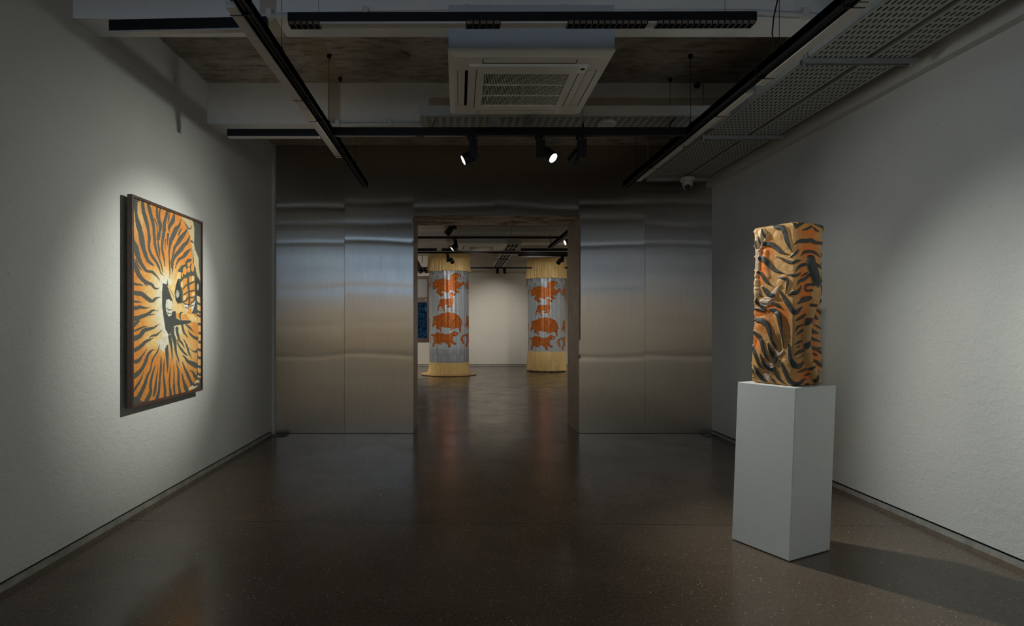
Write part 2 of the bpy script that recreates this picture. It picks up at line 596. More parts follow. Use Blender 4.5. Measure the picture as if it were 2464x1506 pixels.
# window of the far gallery
wn = MB()
for x0, x1 in ((-1.42, -1.36), (-1.00, -0.93)): wn.box(x0, x1, YE + 0.0, YE + 0.12, 0.79, 2.86)
for z0, z1 in ((0.79, 0.88), (2.02, 2.18), (2.76, 2.86)): wn.box(-1.36, -1.0, YE + 0.0, YE + 0.12, z0, z1)
wn.box(-1.46, -0.90, YE - 0.03, YE + 0.01, 0.75, 0.80)
win = struct('window_2', wn, M_BROWN)
tg = NT('window_glass')
tg.set(Base_Color=(0.8, 0.9, 1, 1), Roughness=0.02, Transmission_Weight=1.0, IOR=1.02)
MB().box(-1.36, -1.0, YE + 0.05, YE + 0.056, 0.88, 2.02).build('pane', tg.m, win)
MB().box(-1.36, -1.0, YE + 0.05, YE + 0.056, 2.18, 2.76).build('frosted_pane', plain('frosted_glass', (0.22, 0.22, 0.22), 0.4), win)
MB().box(-1.06, -1.01, YE - 0.02, YE, 2.09, 2.11).build('latch', plain('brass', (0.5, 0.33, 0.1), 0.3, 1.0), win)

rng = random.Random(5)
lf = MB()
for k in range(12000):
    p = Vector((rng.uniform(-2.6, 0.4), YE + 1.4 + rng.random() ** 1.5 * 1.2, rng.uniform(0.0, 3.6)))
    a = Vector((rng.uniform(-1, 1), rng.uniform(-.6, .6), rng.uniform(-1, 1))).normalized()
    q = a.orthogonal().normalized()
    g_ = 1.0 if p.y < YE + 2.1 else 2.6
    L, w = rng.uniform(0.03, 0.065) * g_, rng.uniform(0.014, 0.03) * g_
    lf.add([p - a * L, p + q * w + a * L * 0.1, p + a * L, p - q * w + a * L * 0.1], [(0, 1, 2, 3)])
tag(lf.build('foliage', plain('dusky_leaves', (0.34, 0.42, 0.42), 0.6, var=0.8, scale=9)), 'dusky blue foliage outside the far gallery window', 'foliage', kind='stuff')

# ---------------------------------------------------------------- drawing tools for painted, printed and carved patterns


def stroke_d(pts, X, Y, pad=6):
    """signed inside distance (>0 inside) of a tapering stroke [(x, y, halfwidth)]"""
    best = np.full(X.shape, -1e9)
    rm = max(p[2] for p in pts)
    x0, x1 = min(p[0] for p in pts) - rm - pad, max(p[0] for p in pts) + rm + pad
    y0, y1 = min(p[1] for p in pts) - rm - pad, max(p[1] for p in pts) + rm + pad
    m = (X > x0) & (X < x1) & (Y > y0) & (Y < y1)
    if not m.any(): return best
    x, y = X[m], Y[m]
    bb = np.full(x.shape, -1e9)
    for (ax, ay, ar), (bx, by, br) in zip(pts[:-1], pts[1:]):
        dx, dy = bx - ax, by - ay
        t = np.clip(((x - ax) * dx + (y - ay) * dy) / max(dx * dx + dy * dy, 1e-9), 0, 1)
        d = np.hypot(x - ax - t * dx, y - ay - t * dy)
        bb = np.maximum(bb, ar + (br - ar) * t - d)
    best[m] = bb
    return best


def smooth(pts, n=3):
    """Catmull-Rom through the points"""
    out = []
    q = [pts[0]] + list(pts) + [pts[-1]]
    for i in range(1, len(q) - 2):
        p0, p1, p2, p3 = (np.array(q[i + k], float) for k in (-1, 0, 1, 2))
        for k in range(n):
            t = k / n
            out.append(tuple(0.5 * (2 * p1 + (p2 - p0) * t + (2 * p0 - 5 * p1 + 4 * p2 - p3) * t * t + (3 * p1 - p0 - 3 * p2 + p3) * t ** 3)))
    out.append(tuple(map(float, pts[-1])))
    return [(a, b, max(c, 0.0)) if len(o_) == 3 else o_ for o_ in out for (a, b, *r) in [o_] for c in [r[0] if r else 0]]


def in_poly(pts, X, Y):
    m = np.zeros(X.shape, bool)
    n = len(pts)
    for i in range(n):
        (x0, y0), (x1, y1) = pts[i], pts[(i + 1) % n]
        if y0 == y1: continue
        c = ((y0 > Y) != (y1 > Y)) & (X < (x1 - x0) * (Y - y0) / (y1 - y0) + x0)
        m ^= c
    return m


def ell(cx, cy, rx, ry, X, Y):
    return ((X - cx) / rx) ** 2 + ((Y - cy) / ry) ** 2 < 1


def vnoise(X, Y, s, seed=0):
    """cheap smooth value noise on arrays, 0..1"""
    r = np.random.RandomState(seed)
    T = r.rand(64, 64)
    x, y = X / s, Y / s
    xi, yi = np.floor(x).astype(int), np.floor(y).astype(int)
    fx, fy = x - xi, y - yi
    fx, fy = fx * fx * (3 - 2 * fx), fy * fy * (3 - 2 * fy)
    g = lambda i, j: T[(yi + j) % 64, (xi + i) % 64]
    return (g(0, 0) * (1 - fx) + g(1, 0) * fx) * (1 - fy) + (g(0, 1) * (1 - fx) + g(1, 1) * fx) * fy


def lerp(a, b, t):
    return np.asarray(a) + (np.asarray(b) - np.asarray(a)) * np.asarray(t)[..., None]


# ---------------------------------------------------------------- painting on the left wall
DARK = (0.092, 0.097, 0.082)
PD = [  # dark fur stripes, drawn around the curled body
 [(270,300,40),(290,520,28),(330,700,50),(380,880,48),(400,1000,55),(430,1150,42),(480,1300,38),(520,1400,30),(600,1470,25),(640,1500,6)],
 [(410,270,30),(425,430,35),(480,620,38),(525,800,28),(545,980,28),(540,1130,25),(560,1230,25),(620,1340,28),(690,1440,25),(740,1540,18),(770,1640,10),(830,1700,3)],
 [(520,310,28),(560,470,32),(600,620,32),(630,760,28),(640,900,30),(650,1030,25),(670,1160,25),(710,1300,18),(750,1400,15),(790,1520,12),(810,1640,4)],
 [(690,380,22),(690,520,22),(715,640,20),(745,730,22),(740,830,20),(725,900,18),(715,1040,15),(735,1180,18),(745,1270,12),(760,1380,4)],
 [(640,600,12),(690,720,12),(700,850,9),(690,1000,8)],
 [(760,390,15),(735,500,18),(745,620,18),(770,740,22),(755,860,15),(745,1000,12)],
 [(885,450,22),(870,560,30),(835,680,30),(835,800,32),(815,930,30),(800,1050,22),(795,1180,22),(820,1300,20),(840,1420,12),(850,1520,4)],
 [(925,470,10),(920,600,15),(900,690,6)],
 [(1025,500,12),(1000,640,40),(940,740,35),(925,800,20),(945,870,4)],
 [(1150,620,5),(1120,740,25),(1060,800,45),(1020,900,45),(970,1010,40),(945,1120,25),(930,1250,15),(935,1380,12),(940,1500,12),(950,1640,8),(945,1750,4)],
 [(1170,790,6),(1130,860,18),(1100,930,6)],
 [(1275,800,8),(1230,880,30),(1150,980,45),(1100,1070,35),(1040,1150,25),(1010,1280,18),(980,1400,14),(975,1500,14),(995,1600,6)],
 [(910,900,25),(905,960,20),(895,1060,12),(900,1120,4)],
 [(1330,930,6),(1280,1050,30),(1200,1130,40),(1140,1220,40),(1070,1290,35),(1020,1390,20),(1000,1500,14),(1000,1600,10),(990,1680,4)],
 [(1350,1180,8),(1270,1260,35),(1200,1340,30),(1130,1380,25),(1080,1460,15),(1050,1560,5)],
 [(1370,1390,6),(1300,1420,40),(1260,1500,30),(1180,1530,25),(1140,1590,25),(1110,1640,6)],
 [(860,1000,10),(850,1120,10),(865,1200,3)],
 [(215,900,30),(220,1030,50),(280,1150,60),(330,1320,46),(380,1430,36),(440,1530,32),(500,1600,28),(600,1620,28),(650,1660,22),(720,1730,14),(755,1790,3)],
 [(290,1380,14),(330,1480,14),(380,1560,12),(405,1590,3)],
 [(225,1330,26),(250,1430,35),(300,1560,45),(360,1690,42),(440,1780,38),(540,1840,32),(600,1860,28),(640,1920,22),(690,1945,14),(750,1928,3)],
 [(440,1800,12),(480,1860,14),(525,1900,3)],
 [(220,1800,18),(270,1850,25),(350,1860,18),(410,1870,12),(450,1895,3)],
 [(215,2010,45),(300,2025,45),(400,2040,45),(470,2090,42),(560,2160,38),(620,2180,30),(680,2130,22),(760,2103,3)],
 [(220,2130,22),(260,2180,20),(330,2190,18),(410,2205,4)],
 [(220,2310,50),(300,2310,40),(380,2290,32),(450,2310,22),(565,2305,3)],
 [(225,2520,55),(330,2500,42),(420,2470,38),(520,2430,32),(600,2370,22),(650,2355,15),(725,2373,3)],
 [(560,2440,15),(620,2440,10),(680,2425,3)],
 [(260,2750,18),(340,2720,22),(400,2690,18),(450,2670,14),(520,2660,3)],
 [(230,2650,45),(300,2600,35),(350,2560,25)],
 [(230,2900,60),(330,2870,46),(400,2820,42),(460,2740,40),(560,2710,33),(640,2690,22),(700,2650,15),(745,2617,3)],
 [(550,2890,4),(620,2840,18),(690,2830,20),(740,2790,15),(815,2727,3)],
 [(235,3130,42),(330,3090,38),(400,3040,36),(480,2960,32),(560,2920,22),(640,2880,4)],
 [(240,3340,40),(350,3320,36),(420,3230,18),(480,3150,10),(520,3070,4)],
 [(250,3620,55),(340,3560,45),(430,3460,32),(500,3320,32),(540,3200,26),(600,3130,20),(680,3092,3)],
 [(260,3900,22),(350,3760,22),(410,3660,15),(460,3530,3)],
 [(340,4060,45),(430,3880,38),(490,3750,32),(530,3600,24),(590,3480,15),(610,3350,14),(660,3230,16),(720,3150,14),(760,3010,3)],
 [(520,4060,42),(590,3920,30),(590,3780,26),(620,3600,20),(660,3460,12),(690,3370,3)],
 [(650,4000,12),(680,3880,25),(690,3750,20),(710,3620,14),(730,3440,3)],
 [(720,4040,36),(750,3900,24),(760,3780,22),(770,3640,18),(785,3480,20),(790,3330,14),(795,3220,3)],
 [(860,4020,28),(870,3900,26),(850,3700,20),(840,3560,14),(845,3400,12),(855,3280,3)],
 [(910,3560,4),(915,3440,14),(910,3320,22),(905,3200,32),(895,3100,30),(915,3030,15)],
 [(990,4020,36),(965,3850,20),(950,3700,15),(960,3560,12),(965,3400,3)],
 [(1060,3990,20),(1040,3850,20),(1040,3650,12),(1035,3480,8),(1030,3380,3)],
 [(1160,3940,28),(1130,3780,22),(1125,3650,22),(1125,3520,18),(1100,3420,12),(1080,3300,3)],
 [(1280,3870,42),(1240,3760,28),(1210,3650,18),(1190,3530,3)],
 [(1390,3780,35),(1340,3680,28),(1290,3560,28),(1240,3460,18),(1195,3330,3)],
 [(1440,3620,30),(1400,3540,20),(1320,3490,4)],
 [(1520,3440,55),(1400,3380,45),(1300,3330,30),(1250,3260,18),(1190,3210,4)],
 [(1380,3270,5),(1320,3170,16),(1290,3060,18),(1250,2970,12),(1215,2900,3)],
 [(1310,3230,5),(1240,3180,20),(1180,3110,22),(1120,3010,14),(1090,2910,4)],
 [(1510,3130,40),(1420,3150,14),(1330,3080,3)],
 [(1000,2700,40),(1010,2820,35),(1050,2950,35),(1060,3050,25),(1080,3180,18),(1120,3290,14),(1140,3390,3)],
 [(950,2850,30),(975,2990,28),(990,3070,20),(1000,3200,12),(1000,3350,3)],
 [(1090,2700,30),(1100,2800,25),(1140,2930,22),(1190,2990,18),(1240,3090,3)],
 [(1190,2640,22),(1220,2770,20),(1260,2830,14),(1310,2890,3)],
 [(1270,2640,14),(1340,2700,20),(1410,2770,3)],
 [(1300,2740,4),(1350,2820,18),(1420,2880,25),(1480,2900,35)],
]


def o2(pts): return [(x, y + 1427) for x, y in pts]


def painting_colors(X, Y):
    """X, Y: coordinates of the drawing (eight units per photo pixel)"""
    C = np.empty(X.shape + (3,))
    C[:] = DARK
    body = [(215,420),(260,340),(330,255),(400,240),(1160,560),(1260,700),(1330,880),(1350,1000),(1362,1200),(1390,1480),(1430,1700),(1480,2560),(1510,2780),(1480,3150),
            (1490,3450),(1470,3560),(1430,3720),(1390,3760),(1370,3885),(1180,3930),(1040,3960),(900,4000),(750,4030),(590,4070),(430,4085),(330,3990),(250,3990),(215,3900)]
    hole = o2([(810,410),(895,440),(905,330),(920,440),(950,600),(1010,760),(1000,950),(1065,950),(1075,1080),(1160,1125),(1340,1125),(1370,1160),(1290,1195),(1100,1215),(1000,1250),(960,1380),(935,1400),(870,1300),(830,1050),(800,830),(800,600)])
    dist = np.maximum(-stroke_d([(850,1850,20),(860,2100,30),(900,2500,60),(930,2800,30)], X, Y, 9e3), 0)
    full = np.hypot((X - 880) / 1.0, (Y - 2250) / 1.9)
    n1 = vnoise(X, Y, 90, 3)
    n2 = vnoise(X, Y * 0.35, 18, 4)
    g = np.clip((np.minimum(dist, full) + 110 * (n1 - 0.5) - 30) / 480, 0, 1)
    fur = np.where((g < 0.3)[..., None], lerp((0.80, 0.76, 0.62), (0.80, 0.60, 0.30), g / 0.3),
                   np.where((g < 0.65)[..., None], lerp((0.80, 0.60, 0.30), (0.78, 0.40, 0.11), (g - 0.3) / 0.35), lerp((0.78, 0.40, 0.11), (0.72, 0.27, 0.055), (g - 0.65) / 0.35)))
    yel = np.exp(-(((X - 1230) / 220) ** 2 + ((Y - 3150) / 260) ** 2)) + 0.9 * np.exp(-(((X - 600) / 170) ** 2 + ((Y - 2950) / 170) ** 2)) + 0.8 * np.exp(-(((X - 330) / 130) ** 2 + ((Y - 560) / 330) ** 2))
    fur = lerp(fur, (0.82, 0.58, 0.24), np.clip(yel, 0, 0.85))
    fur *= (0.86 + 0.22 * n2)[..., None]
    m = in_poly(body, X, Y)
    C[m] = fur[m]
    pale = in_poly([(700,2950),(950,2840),(930,2960),(860,3165),(760,3080)], X, Y)
    C[pale] = (np.array((0.72, 0.66, 0.54)) * (0.85 + 0.3 * n2)[..., None])[pale]
    wob = 9 * (vnoise(X, Y, 14, 8) - 0.5)
    for s in PD:
        C = lerp(C, DARK, np.clip((stroke_d(smooth(s), X, Y) + wob) / 7 + 0.5, 0, 1))
    C[in_poly(hole, X, Y)] = (0.075, 0.08, 0.068)

    def poly(c, pts, tex=True):
        q = in_poly(o2(pts), X, Y)
        C[q] = (np.array(c) * (0.85 + 0.28 * n2)[..., None])[q] if tex else c

    def st(c, pts):
        C[:] = lerp(C, c, np.clip((stroke_d(smooth([(x, y + 1427, w) for x, y, w in pts]), X, Y) + wob * 0.5) / 6 + 0.5, 0, 1))
    TAN, CRM, ORG, YEL = (0.60, 0.48, 0.28), (0.74, 0.70, 0.58), (0.76, 0.33, 0.07), (0.82, 0.58, 0.25)
    # back leg behind the shoulder and tail
    C[in_poly([(1160,560),(1390,650),(1415,800),(1410,1100),(1430,1200),(1500,1370),(1500,1480),(1535,1800),(1480,1720),(1430,1560),(1390,1480),(1362,1150),(1340,950),(1250,700)], X, Y)] = TAN
    for s in ([(1225,660,4),(1290,780,14),(1340,800,12),(1365,740,3)], [(1360,1040,20),(1410,1080,6)], [(1385,1200,4),(1400,1400,8),(1400,1500,4)]):
        C[stroke_d(smooth(s), X, Y) > 0] = DARK
    tail = [(1490,2130,38),(1510,2300,32),(1512,2500,30),(1528,2700,26),(1525,2900,25),(1520,3100,30),(1525,3300,30),(1520,3450,30),(1525,3600,32),(1485,3720,38),(1430,3800,38),(1340,3850,22)]
    t = stroke_d(smooth(tail), X, Y) > 0
    C[t] = lerp((0.80, 0.62, 0.34), ORG, np.clip((X - 1490) / 60, 0, 1))[t]
    for y in (2240, 2395, 2465, 2620, 2790, 2960, 3110, 3260, 3430, 3570, 3665, 3770):
        C[t & (np.abs(Y - y - 12 * np.sin(X / 16)) < 26)] = DARK
    # ruff, ear, arms
    poly(DARK, [(1110,150),(1180,120),(1250,60),(1400,40),(1450,140),(1440,420),(1460,640),(1480,760),(1480,1000),(1380,1000),(1290,990),(1200,800),(1100,800)], False)
    poly(YEL, [(900,460),(1000,430),(1060,330),(1110,200),(1160,210),(1160,330),(1100,330),(1060,500),(1040,640),(1040,700),(1010,750),(950,600)])
    st(DARK, [(930,500,4), (990,600,5), (1035,690,4)])
    poly(CRM, [(880,730),(930,720),(1005,770),(1000,950),(980,1030),(930,1052),(885,960),(868,850)])
    st(DARK, [(885,880,4), (930,925,12), (990,920,6)]); st(DARK, [(895,965,4), (940,995,10), (985,985,5)])
    poly(YEL, [(1010,780),(1045,735),(1080,820),(1065,935),(1000,935)])
    poly(YEL, [(1068,880),(1085,830),(1130,845),(1230,890),(1300,985),(1390,1000),(1470,1090),(1500,1180),(1420,1160),(1340,1128),(1180,1110),(1078,1085)])
    poly(ORG, [(1075,980),(1140,990),(1140,1090),(1078,1080)]); poly(ORG, [(1165,1010),(1280,1010),(1330,1120),(1180,1105)])
    st(DARK, [(1215,968,3), (1160,985,18), (1145,1050,16), (1165,1110,10)])
    # face
    poly(ORG, [(1160,400),(1215,330),(1290,310),(1300,520),(1310,820),(1200,790),(1195,560)])
    poly(ORG, [(1315,290),(1400,270),(1425,400),(1430,560),(1440,650),(1380,800),(1330,820),(1320,560)])
    for x, y, rx, ry in ((1235,180,38,75), (1310,160,30,50), (1310,60,28,45), (1385,120,28,80), (1185,250,14,50)):
        C[ell(x, y + 1427, rx, ry, X, Y)] = ORG
    for x, y, rx, ry in ((1180,440,24,60), (1395,330,24,55), (1235,690,26,45), (1400,630,28,40)):
        C[ell(x, y + 1427, rx, ry, X, Y)] = YEL
    st(DARK, [(1290,310,10), (1300,440,22), (1320,600,16), (1325,700,16), (1335,900,5)])
    st(DARK, [(1205,530,12), (1255,460,16), (1310,440,24), (1420,385,14)])
    st(DARK, [(1215,640,12), (1270,600,14), (1310,585,18), (1420,555,14)])
    st(DARK, [(1200,775,14), (1260,750,16), (1310,690,18), (1400,690,14), (1450,640,8)])
    poly(CRM, [(1200,800),(1300,835),(1318,960),(1280,965)]); poly(CRM, [(1445,740),(1405,910),(1370,985),(1345,840)])
    for a in ([(1225,815,10), (1300,820,12)], [(1245,870,8), (1310,905,12)], [(1360,790,14), (1420,760,10)], [(1355,860,12), (1410,835,8)]): st(DARK, a)
    poly(ORG, [(1300,930),(1335,830),(1372,930),(1365,1005),(1335,1020),(1305,1005)])
    # dark cheek patches with pale spots
    poly((0.05, 0.05, 0.045), [(1105,330),(1145,470),(1170,760),(1110,815),(1062,740),(1040,600),(1070,430)], False)
    C[ell(1096, 620 + 1427, 38, 78, X, Y)] = (0.30, 0.30, 0.26); C[ell(1100, 635 + 1427, 24, 52, X, Y)] = (0.52, 0.51, 0.45)
    poly((0.05, 0.05, 0.045), [(1450,290),(1540,440),(1540,690),(1452,620),(1432,500)], False)
    C[ell(1487, 490 + 1427, 22, 72, X, Y)] = (0.30, 0.30, 0.26); C[ell(1489, 495 + 1427, 14, 46, X, Y)] = (0.50, 0.49, 0.43)
    return C


def homog(src, dst):
    A, bb = [], []
    for (x, y), (u, v) in zip(src, dst):
        A += [[x, y, 1, 0, 0, 0, -u * x, -u * y], [0, 0, 0, x, y, 1, -v * x, -v * y]]
        bb += [u, v]
    h = np.linalg.solve(np.array(A, float), np.array(bb, float))
    return np.append(h, 1).reshape(3, 3)


def build_painting():
    yn, yf = 3.869, 4.931
    zt, zb = 2.232, 0.770
    wx = lambda y: -2.34 + (XL1 + 2.34) * (y - YK) / (YS - 0.06 - YK)
    rz = math.atan2(-(wx(yf) - wx(yn)), yf - yn)
    W, H = yf - yn, zt - zb
    root = empty('framed_painting', (wx(yn), yn, zb), 'tall dark-framed painting of a curled striped tiger on the left wall', 'painting', rz=rz)
    # local: x away from wall, y along wall, z up
    w, x0, x1 = 0.020, 0.026, 0.062
    m = MB()
    m.box(x0, x1, 0, w, 0, H).box(x0, x1, W - w, W, 0, H).box(x0, x1, w, W - w, 0, w).box(x0, x1, w, W - w, H - w, H)
    m.build('frame', M_FRAME, root, bevel=0.002, world=False)
    MB().box(0.020, 0.032, w - 0.004, W - w + 0.004, w - 0.004, H - w + 0.004).build('backing_board', M_FRAME, root, world=False)
    for z in (0.22, H - 0.22):
        for y in (0.05, W - 0.07): MB().box(0.0, 0.028, y, y + 0.02, z - 0.03, z + 0.03).build('standoff', M_BLACK, root, world=False)
    nu, nv = 340, 600
    s, t = np.meshgrid(np.linspace(0, 1, nu), np.linspace(0, 1, nv))
    H3 = homog([(0, 1), (1, 1), (1, 0), (0, 0)], [(215, 180), (1540, 705), (1553, 985 + 2854), (250, 1300 + 2854)])
    den = H3[2, 0] * s + H3[2, 1] * t + 1
    X = (H3[0, 0] * s + H3[0, 1] * t + H3[0, 2]) / den
    Y = (H3[1, 0] * s + H3[1, 1] * t + H3[1, 2]) / den
    V = np.stack([np.full_like(s, 0.052), w + s * (W - 2 * w), w + t * (H - 2 * w)], axis=-1)
    o = grid_object('canvas', V, nu, nv, vcol('painted_canvas', 0.6, 0, 0.3, bump=0.1, bscale=180), painting_colors(X, Y), parent=root)
    sm = o.modifiers.new('thick', 'SOLIDIFY'); sm.thickness, sm.offset = 0.014, -1


build_painting()

# ---------------------------------------------------------------- pedestal with the carved tiger block
PN, PL, PR_ = Vector((1.869, 3.207)), Vector((1.699, 3.533)), Vector((2.209, 3.371))
ang = math.radians(25.9)
ex, ey = Vector((math.cos(ang), math.sin(ang))), Vector((-math.sin(ang), math.cos(ang)))
PW, PH, LEAN = 0.373, 0.985, 0.038
pc = PN + ex * PW / 2 + ey * PW / 2
ped = empty('pedestal', (pc.x, pc.y, 0), 'tall plain white pedestal carrying the carved tiger block', 'pedestal', rz=ang)
lx, ly = LEAN * ex.x, LEAN * ey.x                  # slight lean to the right, in local axes
h = PW / 2
vs = []
for z, q in ((0.006, 0.0), (PH, 1.0)):
    for sx, sy in ((-1, -1), (1, -1), (1, 1), (-1, 1)):
        vs.append((sx * h + lx * q, sy * h + ly * q, z))
MB().add(vs, [(3, 2, 1, 0), (4, 5, 6, 7), (0, 1, 5, 4), (1, 2, 6, 5), (2, 3, 7, 6), (3, 0, 4, 7)]).build('plinth_box', M_WHITE, ped, bevel=0.003, world=False)
MB().box(-h + 0.012, h - 0.012, -h + 0.012, h - 0.012, 0, 0.02).build('recessed_foot', M_CAVITY, ped, world=False)

S4 = lambda L: [(1790 + x / 7.173, 520 + y / 7.173, w / 7.173) for x, y, w in L]
S5 = lambda L: [(1790 + x / 6.695, 720 + y / 6.695, w / 6.695) for x, y, w in L]
SDARK = [S4(s) for s in [
 [(520,140,20),(600,180,40),(700,200,50),(750,300,45),(770,400,40),(810,500,30),(850,610,8)],
 [(370,460,40),(480,470,45),(580,540,40),(680,620,25),(790,655,4)],
 [(290,710,50),(380,750,50),(470,850,40),(570,930,30),(720,980,4)],
 [(240,950,25),(320,1000,35),(380,1100,30),(500,1190,5)],
 [(560,680,4),(650,710,15),(760,770,25),(870,795,30),(960,770,22),(1040,755,4)],
 [(810,710,4),(880,670,22),(950,620,20),(1000,570,4)],
 [(770,990,4),(850,1010,25),(940,1020,25),(1035,970,4)],
 [(610,1040,5),(700,1060,25),(780,1100,28),(770,1200,20),(740,1320,4)],
 [(775,1355,4),(860,1320,35),(950,1310,35),(1000,1250,20),(1030,1190,4)],
 [(320,1210,20),(380,1270,40),(450,1340,45),(530,1350,30)],
 [(870,110,10),(930,160,30),(950,190,22),(1000,120,12)],
 [(1000,160,12),(1080,110,25),(1160,100,20),(1240,105,10)], [(1240,110,8),(1330,140,30),(1420,180,28),(1475,230,5)],
 [(1035,245,4),(1130,225,22),(1220,180,18)], [(1260,200,15),(1320,250,20),(1390,275,4)],
 [(875,495,4),(980,440,28),(1080,430,38),(1150,430,35),(1230,420,40),(1320,460,30),(1480,470,22)],
 [(1025,685,4),(1100,620,25),(1220,610,25),(1330,640,25),(1415,710,5)],
 [(905,970,4),(980,880,25),(1060,840,28),(1130,830,25)], [(1280,820,25),(1380,850,28),(1455,920,4)],
 [(1430,640,10),(1475,670,20)], [(1370,1060,20),(1430,1110,25),(1470,1160,10)], [(1400,1160,8),(1440,1240,22),(1465,1310,15)],
 [(1370,1250,20),(1425,1305,6)], [(1350,1440,15),(1400,1430,25),(1445,1490,8)],
 [(1240,1170,18),(1140,1185,25),(1100,1230,22),(1140,1280,20),(1250,1270,22)],
 [(945,1190,4),(990,1120,25),(1100,1080,28),(1180,1010,25)], [(1015,1040,4),(1100,1000,18),(1150,970,12)],
 [(990,1490,4),(1060,1420,30),(1210,1400,28)],
 [(320,190,5),(350,270,25),(390,340,22)], [(250,330,6),(270,400,25),(290,470,14)], [(190,400,6),(200,470,22),(212,535,10)],
 [(200,1400,12),(220,1480,30)], [(255,1300,10),(280,1350,22),(320,1378,4)]]] + [S5(s) for s in [
 [(590,-160,10),(680,-10,35),(760,110,40),(820,190,45),(890,200,35),(940,150,25),(990,108,4)],
 [(190,20,25),(260,90,30),(330,140,25),(360,170,8)], [(480,40,25),(550,80,30),(610,130,8)], [(150,135,15),(230,145,20),(320,180,10)], [(140,315,15),(190,315,15)],
 [(430,150,25),(500,170,40),(580,240,42),(610,380,38),(630,520,25),(655,650,15),(655,760,4)],
 [(200,310,40),(300,330,45),(390,400,42),(440,520,35),(480,640,25),(530,740,18),(553,815,4)],
 [(120,500,30),(220,560,40),(300,660,35),(340,800,30),(390,900,20),(445,985,4)],
 [(110,730,20),(150,800,35),(210,920,30),(260,1020,20),(345,1115,4)],
 [(415,690,6),(450,790,25),(500,890,38),(530,960,35),(520,1030,5)],
 [(285,860,5),(330,970,25),(390,1080,30),(480,1120,35),(500,1110,8)],
 [(155,1020,6),(210,1110,30),(270,1230,40),(330,1290,30),(385,1315,4)],
 [(510,1080,20),(530,1170,25),(580,1260,25),(690,1360,4)],
 [(605,960,12),(650,1060,30),(700,1180,35),(760,1300,40),(830,1350,35),(920,1330,30),(980,1280,20),(1045,1268,4)],
 [(735,700,8),(760,830,25),(780,960,35),(840,1060,45),(920,1050,35),(970,980,6)],
 [(460,1260,15),(500,1310,20),(535,1360,4)], [(110,1080,12),(140,1140,15),(160,1200,4)], [(100,1235,12),(150,1235,8)],
 [(890,70,4),(960,30,25),(1100,-10,25)], [(860,335,4),(940,300,25),(1030,240,18)], [(850,525,4),(900,440,18),(980,400,10)],
 [(865,570,4),(920,530,20),(975,490,18)], [(840,720,4),(900,680,20),(960,660,12)], [(860,775,4),(900,750,15),(915,745,5)],
 [(830,885,4),(890,840,25),(970,810,20)], [(880,940,4),(960,890,10)], [(850,1165,4),(930,1140,20),(1020,1110,18)], [(1000,1210,10),(1060,1190,20)],
 [(1180,220,15),(1230,280,28),(1290,320,4)], [(1230,150,8),(1300,190,25),(1350,230,25)], [(1195,400,5),(1260,425,15),(1345,470,10)],
 [(1110,440,25),(1180,510,35),(1290,540,5)], [(1090,590,15),(1170,630,25),(1325,680,4)], [(1100,730,15),(1150,770,25),(1250,800,30),(1320,875,4)],
 [(1160,855,10),(1200,880,20),(1240,895,4)], [(1145,955,6),(1230,1000,30),(1300,1050,30),(1330,1060,25)], [(1280,770,12),(1320,775,8)],
 [(1200,1130,10),(1300,1160,4)], [(1270,1290,15),(1305,1310,25)], [(1260,20,22),(1345,50,8)], [(1000,1380,5),(1060,1345,22),(1110,1370,12)]]]
TAIL = smooth(S4([(1200,735,70),(1215,850,82),(1270,1000,80),(1305,1150,68)]) + S5([(1210,-20,60),(1165,80,56),(1075,350,56),(1035,550,55),(1025,700,54),(1035,900,54),(1085,1060,58),(1155,1210,60),(1215,1310,55)]), 4)
TBAND = [S5(s) for s in [[(1110,90,25),(1190,110,30)], [(1000,390,30),(1060,330,40),(1110,350,35)], [(975,760,30),(1030,690,35),(1090,720,25)], [(1060,1000,10),(1100,970,22),(1130,985,14)],
                         [(1030,1130,20),(1080,1075,20),(1130,1070,6)], [(1150,1320,22),(1170,1210,28),(1230,1190,22)]]]


